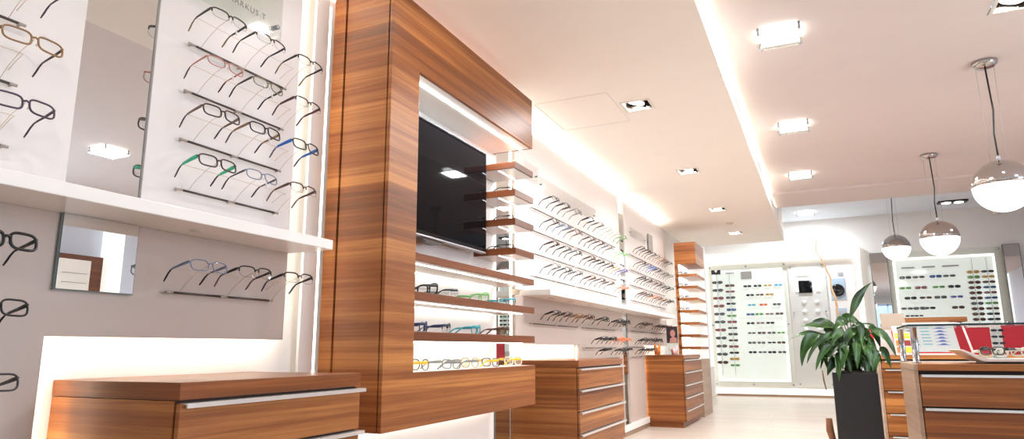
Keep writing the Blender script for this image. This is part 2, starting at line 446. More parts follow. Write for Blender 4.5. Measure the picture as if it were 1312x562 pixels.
# ------------------------------------------------------------------ eyewear
def closed_rim(cx, a, bt, bb, n=26, e=3.0, slope=0):
    pts = []
    for k in range(n):
        t = 2*PI*k/n; c, s_ = math.cos(t), math.sin(t)
        x = cx+a*math.copysign(abs(c)**(2/e), c)
        h = bt if s_ > 0 else bb
        z = h*math.copysign(abs(s_)**(2/e), s_)
        if s_ < 0: x += (-.10 if (x-cx)*cx > 0 else .06)*a*abs(s_)*math.copysign(1, cx)*abs(c)
        pts.append((x, -1.1*x*x, z))
    return pts
STY = {   # half width, top, bottom, roundness, rim radius, browline
    'rect': (.0365, .0220, .0225, 3.6, .0030, False),
    'slim': (.0360, .0195, .0205, 3.2, .0021, False),
    'half': (.0365, .0205, .0220, 3.2, .0030, True),
    'round': (.0350, .0250, .0260, 2.3, .0026, False),
    'bold': (.0370, .0230, .0240, 3.4, .0042, False),
}
HW = .0835
_mc = {}
def gm(key, fn):
    if key not in _mc: _mc[key] = fn()
    return _mc[key]
def front_mesh(sty, fm):
    a, bt, bb, e, r, half = STY[sty]
    b = MB()
    for sx_ in (-1, 1):
        p = closed_rim(sx_*.0455, a, bt, bb, 26, e)
        if half:
            up = [q for q in p if q[2] >= -.004]
            up.sort(key=lambda q: q[0]); b.tube(up, r, 6)
            b.tube(p, .0007, 4, True)
        else: b.tube(p, r, 6, True)
        xo = .0455+a
        b.tube([(sx_*xo, -1.1*xo*xo, bt*.55), (sx_*HW, -.0085, .0115), (sx_*HW, -.016, .0115)], [r*1.2, .0034, .003], 6)
    b.tube([(-.0105, 0, .006), (0, .003, .0095), (.0105, 0, .006)], max(r, .0022), 6)
    return b.mesh('front_frame', [M[fm]])
def lens_mesh(sty, sx_, lm):
    a, bt, bb, e, r, half = STY[sty]
    p = closed_rim(sx_*.0455, a*.98, bt*.98, bb*.98, 26, e)
    b = MB(); b.add(p+[(sx_*.0455, -1.1*.0455**2+.0012, 0)], [(i, (i+1) % 26, 26) for i in range(26)], 0, True)
    return b.mesh('lens', [M[lm]])
def temple_mesh(sx_, tm, wide):
    x = sx_*HW
    pts = [(x, -.014, .0115), (x*1.01, -.05, .0105), (x*1.0, -.088, .0095), (x*.98, -.104, .0065)]
    r = [.0056*wide, .0050*wide, .0038*wide, .0034]
    return MB().tube(pts, r, 6, flat=(.42, 1), up=(0, 0, 1)).mesh('temple', [M[tm]])
def tip_mesh(sx_, pm):
    x = sx_*HW
    pts = [(x*.982, -.1025, .0068), (x*.97, -.118, -.0015), (x*.955, -.133, -.014), (x*.94, -.146, -.0235)]
    return MB().tube(pts, [.0034, .0040, .0042, .0032], 6, flat=(.55, 1), up=(0, 0, 1)).mesh('temple_tip', [M[pm]])
def pad_mesh(sx_):
    return MB().tube([(sx_*.0105, -.001, .0005), (sx_*.0095, -.008, -.003), (sx_*.0085, -.0095, -.009)], [.0008, .0012, .0026], 6).mesh('nose_pad', [M['ivory']])
def child(name, me, parent):
    o = D.objects.new(name, me); COL.objects.link(o); o.parent = parent; o['_o'] = (0, 0, 0); return o
def eyeglasses(label, group, loc, rot, sty='half', fm='fr_black', tm='fr_black', pm=None, near=False, wide=1, tag_on=0, scale=1, lm='lens'):
    r = thing('eyeglasses', label, 'glasses', loc, group, rot)
    if scale != 1: r.scale = (scale,)*3
    child('front_frame', gm(('f', sty, fm), lambda: front_mesh(sty, fm)), r)
    for s_ in (-1, 1):
        child('lens', gm(('l', sty, s_, lm), lambda: lens_mesh(sty, s_, lm)), r)
        t = child('temple', gm(('t', s_, tm, wide), lambda: temple_mesh(s_, tm, wide)), r)
        child('temple_tip', gm(('p', s_, pm or tm), lambda: tip_mesh(s_, pm or tm)), t)
        if near: child('nose_pad', gm(('n', s_), lambda: pad_mesh(s_)), r)
        if tag_on == s_:
            x = s_*HW
            child('paper_tag', gm(('g', s_), lambda: MB().box(x-.003, x+.003, -.066, -.058, -.004, .017).mesh('paper_tag', [M['sticker']])), t)
    return r
FC = {'black': (22, 20, 22), 'gun': (58, 54, 54), 'brown': (70, 44, 34), 'tan': (150, 112, 74), 'olive': (120, 112, 78), 'rose': (196, 128, 112),
      'maroon': (82, 30, 42), 'blue': (38, 112, 200), 'navy': (40, 52, 92), 'mint': (62, 190, 146), 'steel': (120, 132, 156), 'taupe': (120, 98, 90),
      'plum': (72, 52, 70), 'green': (110, 178, 92), 'lime': (128, 214, 112), 'teal': (54, 166, 178), 'yellow': (240, 190, 30), 'grey': (128, 126, 124),
      'orange': (232, 132, 84), 'violet': (96, 84, 170), 'gold': (186, 150, 88), 'ivory': (226, 216, 200), 'tort': (92, 62, 46), 'darkred': (130, 34, 40), 'crystal': (214, 220, 216)}
for k, c in FC.items(): M['fr_'+k] = mat('frame_'+k, rgb(*c), .28)
def G(*a, fm='black', tm=None, pm=None, **k):
    return eyeglasses(*a, fm='fr_'+fm, tm='fr_'+(tm or fm), pm='fr_'+(pm or tm or fm), **k)

TILT = math.radians(13)
ROTW = (0, 0, -PI/2)
def wall_rot(d=0, t=TILT):
    m = Matrix.Rotation(-PI/2+d, 3, 'Z') @ Matrix.Rotation(t, 3, 'X')
    return m.to_euler()
def rack(label, group, y0, y1, z, centers, far=False):
    """steel rail on the wall with brass prongs rising to each bridge and a thin rod under the temples"""
    r = thing('eyewear_rack', label, 'eyewear rack', (0, y0, z), group)
    n = max(1, len(centers)-1)
    b = MB()
    ym = (y0+y1)/2
    b.tube([(.02, y0+.03, z), (.02, ym-.015, z)], .0046, 6); b.tube([(.02, ym+.015, z), (.02, y1-.02, z)], .0046, 6)
    b.build('rail', M['rail'], r)
    for ya, yb in ((y0, y0+.032), (ym-.018, ym+.018), (y1-.022, y1)):
        b = MB()
        b.tube([(.02, ya, z), (.02, yb, z)], .005, 6)
        b.tube([(0, (ya+yb)/2, z), (.02, (ya+yb)/2, z)], .004, 6)
        b.build('rail_connector', M['rail_pale'], r)
    zt = z+.095
    for yc in centers:
        MB().tube([(.02, yc+.0, z), (.06, yc, z+.038), (.115, yc, zt-.02), (.166, yc, zt-.002), (.172, yc, zt+.004)], .0009 if not far else .0011, 5).build('prong', M['brass'], r)
    rx, rz = .088, z+.0765
    MB().tube([(rx-.01, y0-.025, rz+.004), (rx, y0-.018, rz)]+[(rx, y, rz) for y in (ym,)]+[(rx, y1-.03, rz), (.05, y1-.02, rz), (.0, y1-.02, rz-.03)], .0009, 5).build('temple_rod', M['brass'], r)
    return r

# near panel: four rows of three, front plane x=.178
ROWZ = [2.18, 1.985, 1.79, 1.597]
ROWN = ['top', 'second', 'third', 'bottom']
YC = [1.725, 1.945, 2.185]
A = [   # style, front, temple, tip, tag, wide, words
 [('half', 'gun', 'gun', 'olive', -1, 1.1, 'dark gunmetal eyeglasses with olive temple tips'),
  ('half', 'brown', 'black', 'black', 0, 1, 'black half rim eyeglasses with dark temples'),
  ('half', 'black', 'black', 'olive', 0, 1.1, 'fine black eyeglasses with olive temple tips')],
 [('slim', 'rose', 'rose', 'brown', -1, .8, 'fine rose coloured eyeglasses with coral temples'),
  ('slim', 'olive', 'gun', 'black', -1, 1, 'fine olive grey eyeglasses with dark temples'),
  ('half', 'black', 'maroon', 'maroon', 0, 1.3, 'fine black eyeglasses with dark maroon temples')],
 [('rect', 'brown', 'taupe', 'plum', 0, 1.2, 'dark rimmed eyeglasses with taupe brown temples'),
  ('rect', 'black', 'tan', 'plum', -1, 1.2, 'black rimmed eyeglasses with tan brown temples'),
  ('rect', 'black', 'blue', 'navy', 0, 1.5, 'black rimmed eyeglasses with vivid blue temples')],
 [('rect', 'brown', 'mint', 'plum', 0, 1.6, 'dark rimmed eyeglasses with mint green temples'),
  ('slim', 'steel', 'plum', 'gun', -1, .8, 'thin steel blue eyeglasses with dark temples'),
  ('half', 'tort', 'tort', 'taupe', 0, 1.2, 'brown tortoise eyeglasses with wide hinges')]]
SIDE = ['left', 'middle', 'right']
for i, z in enumerate(ROWZ):
    rack(f'{ROWN[i]} short eyewear rail on the near white panel beside the walnut frame', 'rails on the near white panel', 1.67, 2.195, z, YC)
    for j, y in enumerate(YC):
        sty, f, t, p, tg, wd, words = A[i][j]
        G(f'{words}, {SIDE[j]} in {ROWN[i]} row on the near white panel', 'glasses on the near white panel', (.176, y, z+.092), wall_rot((-.03, .02, .04)[j]), sty=sty, fm=f, tm=t, pm=p, near=True, tag_on=tg, wide=wd)
zl = 1.212
rack('single eyewear rail on the shade-toned panel under the near white shelf', 'rails on the near greige panel', 1.67, 2.195, zl, YC)
for j, (sty, f, t, p, words) in enumerate([('slim', 'steel', 'steel', 'black', 'thin steel blue eyeglasses with dark tips'), ('half', 'black', 'black', 'taupe', 'black half rim eyeglasses with patterned dark temples'),
                                     ('half', 'black', 'black', 'navy', 'black eyeglasses against the glowing gap')]):
    G(f'{words}, {SIDE[j]} of three under the near shelf', 'glasses under the near shelf', (.176, YC[j], zl+.09), wall_rot((.03, 0, -.03)[j]), sty=sty, fm=f, tm=t, pm=p, near=True, wide=1.1)
# blurred frames at the left edge of the photo
LE = [(2.18, 'slim', 'gun', 'plum', 'dark tipped eyeglasses at the top left corner of the photo', 1.15), (1.985, 'half', 'brown', 'plum', 'dark eyeglasses cut by the left photo edge near the top', 1.14),
      (1.79, 'rect', 'tan', 'brown', 'large tan brown eyeglasses left of the tall near mirror strip', 1.05), (1.597, 'rect', 'plum', 'plum', 'dark plum eyeglasses low on the panel left of the near mirror strip', 1.05)]
for i, (z, sty, f, p, words, yc) in enumerate(LE):
    rack(f'{ROWN[i]} eyewear rail left of the tall near mirror strip', 'rails left of the near mirror', .58, 1.10, z, [.62, .84, 1.05])
    G(words, 'glasses left of the near mirror', (.176, 1.05 if i else 1.2, z+.092), wall_rot(.0), sty=sty, fm=f, tm=p if i != 2 else 'brown', pm=p, near=True, wide=1.0)
    if i == 2: G('tan brown eyeglasses cut off by the left photo edge, upper panel', 'glasses left of the near mirror', (.176, .84, z+.092), wall_rot(.0), sty='rect', fm='tan', tm='brown', near=True)
for i, (z, f, words) in enumerate([(1.212, 'black', 'black rimmed eyeglasses topmost of three left of the small square mirror'), (1.03, 'black', 'black rimmed eyeglasses in the middle of three on the far left shade-toned panel'), (.832, 'gun', 'dark rimmed eyeglasses lowest of three at left of the glowing niche')]):
    rack(['upper','middle','lower'][i]+' eyewear rail on the shade-toned panel at the left photo edge', 'rails at the left photo edge', .58, 1.10, z, [.62, .84, 1.05])
    G(words, 'glasses at the left photo edge', (.176, 1.05, z+.09), wall_rot(.04), sty='bold' if i == 0 else 'rect', fm=f, near=True, wide=1.2)

# far glasses wall
PALV = ['black', 'gun', 'brown', 'black', 'taupe', 'grey', 'navy', 'black', 'tort', 'plum', 'gold', 'steel']
def far_row(z, centers, rails, rowname, wallname, group, cols=None, words=None):
    for k, (a, b_) in enumerate(rails):
        cs = [c for c in centers if a-.12 <= c <= b_+.12]
        rack(f'{rowname} row eyewear rail{"" if len(rails) == 1 else ", nearer of two" if k == 0 else ", farther of two"}, {wallname}', 'rails, '+wallname, a, b_, z, cs, far=True)
    for k, c in enumerate(centers):
        col = cols[k] if cols else random.choice(PALV)
        f, t = (col if isinstance(col, tuple) else (col, col))
        nm = {'gun': 'dark grey', 'tort': 'tortoise', 'fr': ''}.get(t, t)
        G(f'{nm} eyeglasses, {ORD[k]} from near end of {rowname} rail, {wallname}', 'glasses, '+wallname, (.176, c, z+.092), wall_rot(random.uniform(-.06, .06), TILT+random.uniform(-.03, .03)),
          sty=random.choice(['bold', 'rect', 'half'] if 'under' in wallname else ['half', 'half', 'slim', 'rect']), fm=f, tm=t, wide=random.choice([1.8, 2.2] if 'under' in wallname else [1.3, 1.5, 1.8]))
CA = [5.27, 5.57, 5.86, 6.29, 6.60, 6.92, 7.22, 7.52]
RA = [(5.08, 6.15), (6.20, 7.62)]
NAME_A = 'long panel past walnut frame'
colsA = [['black', 'gun', 'grey', 'black', 'grey', 'crystal', 'crystal', 'green'],
         ['black', 'steel', 'taupe', 'brown', 'brown', 'grey', 'crystal', 'lime'],
         ['brown', 'black', 'gun', 'tort', 'black', 'brown', 'gold', 'violet'],
         ['grey', 'black', 'gun', 'tort', 'brown', 'taupe', 'crystal', 'orange']]
for i, z in enumerate(ROWZ): far_row(z, CA, RA, ROWN[i], NAME_A, 'u', colsA[i])
far_row(1.207, [5.27, 5.56, 5.88, 6.17, 6.66, 7.23, 7.52], [(5.04, 6.2), (6.36, 7.5)], 'upper', 'under far shelf before mirror', 'l', ['black', 'brown', 'tan', 'tort', 'black', 'gun', 'black'])
far_row(1.012, [6.62, 6.95, 7.25, 7.55], [(6.36, 7.54)], 'middle', 'under far shelf before mirror', 'l', ['gun', 'black', 'orange', 'orange'])
far_row(.90, [6.75, 7.3, 7.6], [(6.50, 7.62)], 'lower', 'under far shelf before mirror', 'l', ['black', 'gun', 'black'])
CB = [8.42, 8.74, 9.05, 9.32, 9.60, 9.88, 10.16]
for i, z in enumerate(ROWZ):
    far_row(z, CB, [(8.25, 9.2), (9.28, 10.3)], ROWN[i], 'far panel past narrow mirror', 'f',
            [['black', 'brown', 'gun', 'grey', 'gold', 'tort', 'gun'], ['tort', 'steel', 'blue', 'brown', 'grey', 'black', 'grey'], ['black', 'gun', 'taupe', 'brown', 'grey', 'gun', 'black'], ['brown', 'tort', 'orange', 'brown', 'tan', 'gun', 'brown']][i])
far_row(1.217, [8.40, 8.66, 9.28, 9.58, 9.9], [(8.16, 9.1), (9.2, 10.3)], 'upper', 'under far shelf past mirror', 'f', ['brown', 'tort', 'gun', 'black', 'darkred'])
far_row(1.02, [8.34, 8.62, 8.9, 9.2], [(8.12, 9.1)], 'middle', 'under far shelf past mirror', 'f', ['black', 'brown', 'gun', 'black'])
far_row(.90, [8.34, 8.6, 8.84], [(8.12, 8.92)], 'lower', 'under far shelf past mirror', 'f', ['black', 'gun', 'brown'])
# faint brand plates above the far rows
for (y0, y1, z0, z1, lab) in ((4.95, 5.25, 2.40, 2.56, 'pale frosted brand plate nearest the frame above the far rows'), (5.27, 6.9, 2.36, 2.50, 'long pale frosted brand plate above the first far rows'),
                              (8.35, 9.2, 2.43, 2.55, 'pale frosted brand plate beyond the narrow mirror strip'), (9.35, 9.62, 2.38, 2.62, 'small grey brand card high on the far panel')):
    p_ = MB().box(.014, .02, y0, y1, z0, z1).build('brand_plate', M['plate_clear'] if y1-y0 > .28 else M['logo_grey'])
    tag(p_, lab, 'sign')
    n = max(1, int((y1-y0)/.35))
    for k in range(2):
        yy = y0+.04 if k == 0 else y1-.04
        MB().lathe([(.008, 0), (.008, .024)], (0, yy, (z0+z1)/2), 10, mat_rot=Matrix.Rotation(PI/2, 3, 'Y')).build('standoff_screw', M['chrome_dim'], p_)

# ------------------------------------------------------------------ walnut wall frame with TV niche
f = thing('wall_display_unit', 'large walnut wall frame around the black screen, with cantilevered shelves', 'wall display frame', (0, 3.46, .633))
FZ0, FZ1 = .633, 2.825
MB().box(-.03, .045, 2.562, 2.60, FZ0, FZ1).build('back_strip', M['wood'], f, .002)
MB().box(.05, .313, 2.57, 2.61, FZ0, FZ1).build('side_panel', M['wood'], f, .002)
MB().box(.043, .322, 2.578, 2.61, FZ0+.004, FZ1-.004).build('shadow_gap', M['groove'], f)
MB().prism([(2.568, FZ0), (4.357, FZ0), (4.357, .893), (2.822, .893), (2.822, 2.45), (4.357, 2.45), (4.357, FZ1), (2.568, FZ1)], .32, .34, 0).build('front_panel', M['wood'], f, .002)
b = MB(); b.box(.0, .32, 2.61, 4.35, FZ1-.03, FZ1-.004); b.box(.0, .32, 2.61, 4.35, FZ0+.003, FZ0+.03)
b.box(.0, .32, 4.335, 4.355, 2.451, FZ1-.004); b.box(.0, .32, 4.335, 4.355, FZ0+.003, .892)
b.build('carcass_board', M['wood'], f)
b = MB(); b.box(.0, .32, 2.82, 4.335, 2.45, 2.47); b.box(.02, .32, 2.805, 2.822, .893, 2.45); b.box(.0, .32, 2.82, 4.335, .875, .893)
b.box(.0, .02, 2.82, 4.40, .893, 2.45)
b.build('inner_lining', M['white'], f)
MB().box(.25, .262, 2.86, 4.33, 2.444, 2.4495).build('led_line', M['led_cool'], f)
LS = [(1.445, 1.484), (1.246, 1.289), (1.045, 1.091)]
for z0, z1 in LS:
    s_ = MB().box(.02, .34, 2.822, 4.356, z0, z1).build('long_shelf', M['wood_dark'], f, .0015)
    MB().box(.03, .325, 2.835, 4.345, z0-.002, z0-.0002).build('underside', M['white'], s_)
    MB().box(.030, .042, 2.85, 4.30, z0-.006, z0-.0025).build('led_line', M['led'], s_)  # second strip at the rear, added to brighten the white back
    MB().box(.262, .272, 2.85, 4.30, z0-.005, z0-.0005).build('led_line', M['led'], s_)
SSH = [(2.232, 2.277), (2.036, 2.08), (1.834, 1.878), (1.632, 1.675)]
for z0, z1 in SSH:
    s_ = MB().box(.02, .34, 4.04, 4.36, z0, z1).build('short_shelf', M['wood_dark'], f, .0015)
    MB().box(.03, .325, 4.052, 4.348, z0-.002, z0-.0002).build('underside', M['white'], s_)
    MB().box(.20, .207, 4.07, 4.33, z0-.004, z0-.0005).build('led_line', M['led_cool'], s_)
MB().box(.03, .05, 2.7, 4.3, FZ0-.008, FZ0-.0005).build('led_line', M['led'], f)
MB().box(-.08, -.07, 2.572, 2.584, .645, 2.8).build('led_line', M['led_soft'], f)

tv = thing('television', 'large black wall mounted screen inside the walnut frame', 'television', (.115, 3.39, 1.645))
MB().box(.085, .128, 2.80, 4.0, 1.655, 2.345).build('body', M['black'], tv, .004)
MB().box(.124, .138, 2.785, 4.005, 1.648, 2.35).build('bezel', M['black_gloss'], tv, .003)
MB().box(.138, .140, 2.80, 3.99, 1.672, 2.337).build('screen', M['screen'], tv)
MB().box(.10, .139, 2.79, 4.0, 1.638, 1.650).build('silver_trim', M['silver'], tv, .003)
b = MB(); b.prism([(3.18+.30*t, 1.645-.038*math.sin(PI*t)) for t in [k/10 for k in range(11)]], .095, .128, 0)
b.build('lower_speaker', M['rail'], tv)
MB().box(.02, .086, 3.1, 3.7, 1.85, 2.15).build('wall_mount', M['black'], tv)

# eyewear standing on the frame's shelves
def shelf_glasses(label, x, y, z, ang, sty, fm, tm=None, sc=.9, wide=1.3, lm='lens'):
    a, bt, bb, e, r, h = STY[sty]
    G(label, 'glasses on the walnut frame shelves', (x, y, z+(bb+r)*sc+.001), (0, 0, ang), sty=sty, fm=fm, tm=tm, wide=wide, scale=sc, lm=lm)
g4 = 'on the highest long shelf below the screen'
for j, (y, fm, nm, ang) in enumerate([(3.03, 'darkred', 'dark red', -2.1), (3.29, 'black', 'black', -1.9), (3.60, 'olive', 'olive', -1.75), (3.80, 'rose', 'thin rose', -2.9), (4.10, 'gun', 'dark grey', -2.0)]):
    shelf_glasses(f'{nm} eyeglasses {g4}, {ORD[j]} from the left', .15, y, 1.484, ang, ['rect', 'rect', 'slim', 'slim', 'rect'][j], fm)
g3 = 'on the second long shelf below the screen'
for j, (y, fm, tm, nm, sty) in enumerate([(3.11, 'black', 'black', 'bold black', 'bold'), (3.34, 'crystal', 'black', 'clear fronted', 'slim'), (3.72, 'lime', 'green', 'bright green', 'rect'), (4.12, 'steel', 'teal', 'steel and teal', 'slim')]):
    shelf_glasses(f'{nm} eyeglasses {g3}, {ORD[j]} from the left', .24, y, 1.289, -.42, sty, fm, tm, 1.15)
g2 = 'on the third long shelf below the screen'
for j, (y, fm, tm, nm, sty) in enumerate([(3.06, 'navy', 'navy', 'dark navy', 'rect'), (3.30, 'black', 'navy', 'slim black', 'half'), (3.66, 'teal', 'teal', 'turquoise', 'rect'), (4.07, 'olive', 'tort', 'olive brown', 'bold')]):
    shelf_glasses(f'{nm} eyeglasses {g2}, {ORD[j]} from the left', .25, y, 1.091, -.8, sty, fm, tm, 1.12)
g1 = 'on the bottom ledge of walnut frame'
for j, (y, fm, tm, nm, sty) in enumerate([(3.03, 'brown', 'yellow', 'yellow templed', 'round'), (3.36, 'grey', 'grey', 'grey', 'rect'), (3.58, 'gold', 'grey', 'thin gold', 'round'), (3.86, 'maroon', 'yellow', 'maroon', 'rect'), (4.20, 'ivory', 'yellow', 'ivory', 'bold')]):
    shelf_glasses(f'{nm} eyeglasses {g1}, {ORD[j]} from the left', .25, y, .893, -.45, sty, fm, tm, 1.08, 1.5)
for j, (z0, z1) in enumerate(SSH[1:]):
    w_ = ['second', 'third', 'lowest'][j]
    shelf_glasses(f'black eyeglasses on the {w_} short walnut shelf right of the screen', .25, 4.2, z1, -1.25, 'half', 'black', 'black', .95, 1)
shelf_glasses('dark brown folded eyeglasses lying inward on the lowest short walnut shelf', .16, 4.19, SSH[3][1], -1.0, 'slim', 'tort', 'black', .8, 1)

# ------------------------------------------------------------------ walnut drawer cabinets along the left wall
def cabinet(label, y0, y1, x1, top, n=5, x0=-.095, first=.857, pitch=.16, ledge=.0):
    r = thing('drawer_cabinet', label, 'drawer cabinet', ((x0+x1)/2, (y0+y1)/2, 0))
    MB().box(x0, x1-.024, y0, y1, .075, top-.052).build('carcass', M['wood'], r, .0015)
    MB().box(x0, x1-.002, y0-.001, y1+.001, top-.05, top).build('top_board', M['wood_top'], r, .002)
    MB().box(x0, x1-.05, y0+.02, y1-.02, 0, .0745).build('plinth', M['wood'], r)
    MB().box(x1-.0235, x1-.019, y0+.006, y1-.006, .08, top-.053).build('shadow_gap', M['groove'], r)
    z = first
    for k in range(n):
        zb = z-pitch if k < n-1 else .078
        d = MB().box(x1-.018, x1-.001, y0+.003, y1-.003, zb+.004, z-.004).build('drawer', M['wood'], r, .0015)
        h = MB(); h.prism([(x1-.018, z-.0035), (x1+.018, z-.0035), (x1+.018, z-.017), (x1+.013, z-.017), (x1+.013, z-.008), (x1-.001, z-.008)], y0+.012, y1+.012, 1)
        h.build('handle', M['alu'], d)
        z -= pitch
    return r
def addnote(): pass
cabinet('walnut drawer cabinet nearest the camera, under the near glowing niche', 1.385, 2.215, .49, .912)
cabinet('walnut drawer cabinet just beyond the big walnut frame, middle of three on the wall', 4.89, 6.12, .475, .915)
cabinet('farthest walnut drawer cabinet on the left wall, beside the shelf tower', 8.98, 10.27, .50, .915)

# items on the far cabinet
st = thing('picture_stand', 'dark portrait card in a clear stand on the farthest drawer cabinet', 'picture stand', (.28, 9.42, .915))
MB().box(.20, .36, 9.36, 9.48, .9155, .923).build('base', M['acrylic'], st)
MB().box(.215, .345, 9.415, 9.421, .923, 1.10).build('pane', M['acrylic'], st)
MB().box(.200, .352, 9.405, 9.412, 1.075, 1.30).build('picture_card', M['photo_dark'], st)
b = MB(); b.prism([(.285+.035*math.cos(a), 1.205+.05*math.sin(a)) for a in [k*PI/8 for k in range(16)]], 9.402, 9.404, 1)
b.prism([(.235, 1.078), (.345, 1.078), (.34, 1.14), (.30, 1.16), (.25, 1.14)], 9.402, 9.404, 1)
b.build('portrait_print', M['face'], st)
def tissue(label, x, y, z, w_, h_, m):
    b = MB(); rnd = random.Random(x*77)
    pts = []
    for k in range(14):
        a = 2*PI*k/14; rr = w_*(.55+.35*rnd.random()); pts.append((x+rr*math.cos(a), y+rr*math.sin(a), z+h_*(.45+.55*rnd.random())))
    base = [(x+w_*.6*math.cos(2*PI*k/14), y+w_*.6*math.sin(2*PI*k/14), z) for k in range(14)]
    b.add(base+pts+[(x, y, z+h_*.25)], [(i, (i+1) % 14, (i+1) % 14+14, i+14) for i in range(14)]+[(i+14, (i+1) % 14+14, 28) for i in range(14)]+[tuple(range(14))[::-1]], 0, True)
    return tag(b.build('gift_wrap', M[m]), label, 'gift wrap')
tissue('pale pink crumpled tissue under the portrait card on the far cabinet', .34, 9.20, .9165, .06, .13, 'pink')
tissue('peach crumpled tissue left of the portrait card on the far cabinet', .12, 9.15, .9165, .06, .17, 'orange')

# ------------------------------------------------------------------ walnut shelf tower at the end of the wall
t = thing('shelf_tower', 'tall slim walnut shelf tower at the far end of the glasses wall', 'shelf tower', (.31, 10.9, 0))
MB().box(.15, .478, 10.5, 11.3, 2.292, 2.632).build('top_box', M['wood'], t, .002)
MB().box(.15, .195, 10.5, 10.54, .84, 2.292).build('post', M['wood'], t)
MB().box(.15, .17, 10.54, 11.3, .84, 2.292).build('back_panel', M['glow_face'], t)  # back and end panels given their own glow to brighten the shelves
MB().box(.17, .47, 11.28, 11.3, .84, 2.292).build('end_panel', M['glow_face'], t)
MB().box(.15, .478, 10.5, 11.3, 0, .84).build('base_box', M['wood_pale'], t, .002)
for k, z in enumerate([2.115, 1.932, 1.748, 1.562, 1.378, 1.192, 1.008]):
    s_ = MB().box(.17, .475, 10.5, 11.28, z-.02, z+.02).build('shelf', M['wood'], t)
    MB().box(.18, .465, 10.51, 11.27, z-.0215, z-.0202).build('underside', M['white'], s_)
    MB().box(.20, .215, 10.56, 11.2, z-.026, z-.0205).build('led_line', M['led'], s_)
MB().box(.20, .215, 10.56, 11.2, 2.284, 2.2915).build('led_line', M['led'], t)
for k, z in enumerate([2.115, 1.932, 1.748, 1.562]):
    G(f'dark eyeglasses on the shelf tower, {ORD[k]} shelf from the top', 'glasses on the shelf tower', (.28, 10.62, z+.02+.0245), (0, 0, -1.9), sty='rect', fm='navy')
# slim white post between tower and back display
tag(MB().box(-.08, .0, 15.05, 15.29, .0, .62).build('corner_post', M['white'], bevel=.003), 'short white corner post at the floor beside the back display', 'post')

# ------------------------------------------------------------------ back wall display one
def sung_mesh(fm, lm, kind):
    b = MB(); w_ = .050 if kind != 'aviator' else .046; h_ = {'wrap': .019, 'square': .024, 'aviator': .026}[kind]
    e = {'wrap': 2.6, 'square': 3.2, 'aviator': 2.2}[kind]
    for s_ in (-1, 1):
        p = []
        for k in range(18):
            t_ = 2*PI*k/18; c, q = math.cos(t_), math.sin(t_)
            x = s_*.052+.043*math.copysign(abs(c)**(2/e), c); zz = h_*math.copysign(abs(q)**(2/e), q)
            p.append((x, -1.5*x*x, zz))
        b.tube(p, .0035, 5, True, 0)
        b.add(p+[(s_*.052, -1.5*.052**2+.003, 0)], [(i, (i+1) % 18, 18) for i in range(18)], 1, True)
        b.tube([(s_*.094, -.014, .010), (s_*.099, -.05, .009), (s_*.096, -.11, .004), (s_*.092, -.14, -.015)], [.005, .004, .003, .003], 5, m=0)
    b.tube([(-.012, 0, .008), (0, .003, .011), (.012, 0, .008)], .003, 5, m=0)
    return b.mesh('sunglasses', [M[fm], M[lm]])
for k, c in {'dark': (30, 30, 34), 'brown': (86, 54, 34), 'blue': (60, 96, 150), 'sky': (90, 170, 200), 'red': (212, 96, 60), 'amber': (196, 150, 70), 'green': (104, 150, 84), 'smoke': (90, 92, 96), 'rose': (150, 84, 80), 'violet': (84, 92, 160)}.items():
    M['sl_'+k] = mat('tinted_lens_'+k, rgb(*c), .08, spec=.6)
def sunglasses(label, group, x, y, z, fm, lm, kind='square', sc=1.0, lean=0):
    o = D.objects.new('sunglasses', gm(('s', fm, lm, kind), lambda: sung_mesh(fm, lm, kind))); COL.objects.link(o)
    o.location = (x, y, z); o.rotation_euler = (lean, 0, PI); o.scale = (sc,)*3; o['_o'] = (x, y, z)
    return tag(o, label, 'sunglasses', group)
CMB = [('fr_black', 'sl_dark', 'black'), ('fr_tort', 'sl_brown', 'brown'), ('fr_gun', 'sl_smoke', 'grey'), ('fr_maroon', 'sl_rose', 'dark red'), ('fr_gold', 'sl_amber', 'amber'), ('fr_navy', 'sl_blue', 'blue'),
       ('fr_green', 'sl_green', 'green'), ('fr_teal', 'sl_sky', 'sky blue'), ('fr_orange', 'sl_red', 'orange'), ('fr_violet', 'sl_violet', 'violet'), ('fr_taupe', 'sl_smoke', 'taupe')]
BY = {c[2]: c for c in CMB}
YD = 15.40
d1 = thing('sunglasses_display', 'large glass fronted sunglasses display in the lit frame on the back wall', 'display panel', (.75, 15.42, .19))
MB().box(-.06, 1.57, 15.43, 15.44, .20, 2.81).build('glass_plate', M['frost'], d1)
MB().box(.03, 1.49, 15.445, 15.475, .30, 2.70).build('lit_board', M['glow_face'], d1)
for (x0, x1, z0, z1) in ((.03, 1.49, 2.655, 2.70), (.03, 1.49, .30, .345), (.03, .075, .345, 2.655), (1.445, 1.49, .345, 2.655)):
    MB().box(x0, x1, 15.437, 15.4455, z0, z1).build('light_edge', M['lit_frame'], d1)
for x in (-.02, .75, 1.53):
    for z in (.24, 2.77) + ((1.5,) if x != .75 else ()):
        MB().lathe([(.02, 0), (.02, .05), (.014, .055)], (x, 15.43, z), 12, mat_rot=Matrix.Rotation(PI/2, 3, 'X')).build('standoff_screw', M['chrome_dim'], d1)
for x in (.128, .39):
    MB().tube([(x, 15.425, .42), (x, 15.425, 2.62)], .004, 6).build('hanging_rod', M['silver'], d1)
MB().box(.64, .86, 15.424, 15.429, 2.49, 2.66).build('brand_plate', M['logo_grey'], d1)
MB().box(.32, .50, 15.424, 15.429, 2.625, 2.65).build('brand_plate', M['logo_grey'], d1)
MB().prism([(.01, 2.62), (.21, 2.62), (.21, 2.72), (.15, 2.72), (.11, 2.66), (.07, 2.72), (.01, 2.72)], 15.424, 15.429, 1).build('dark_emblem', M['photo_dark'], d1)
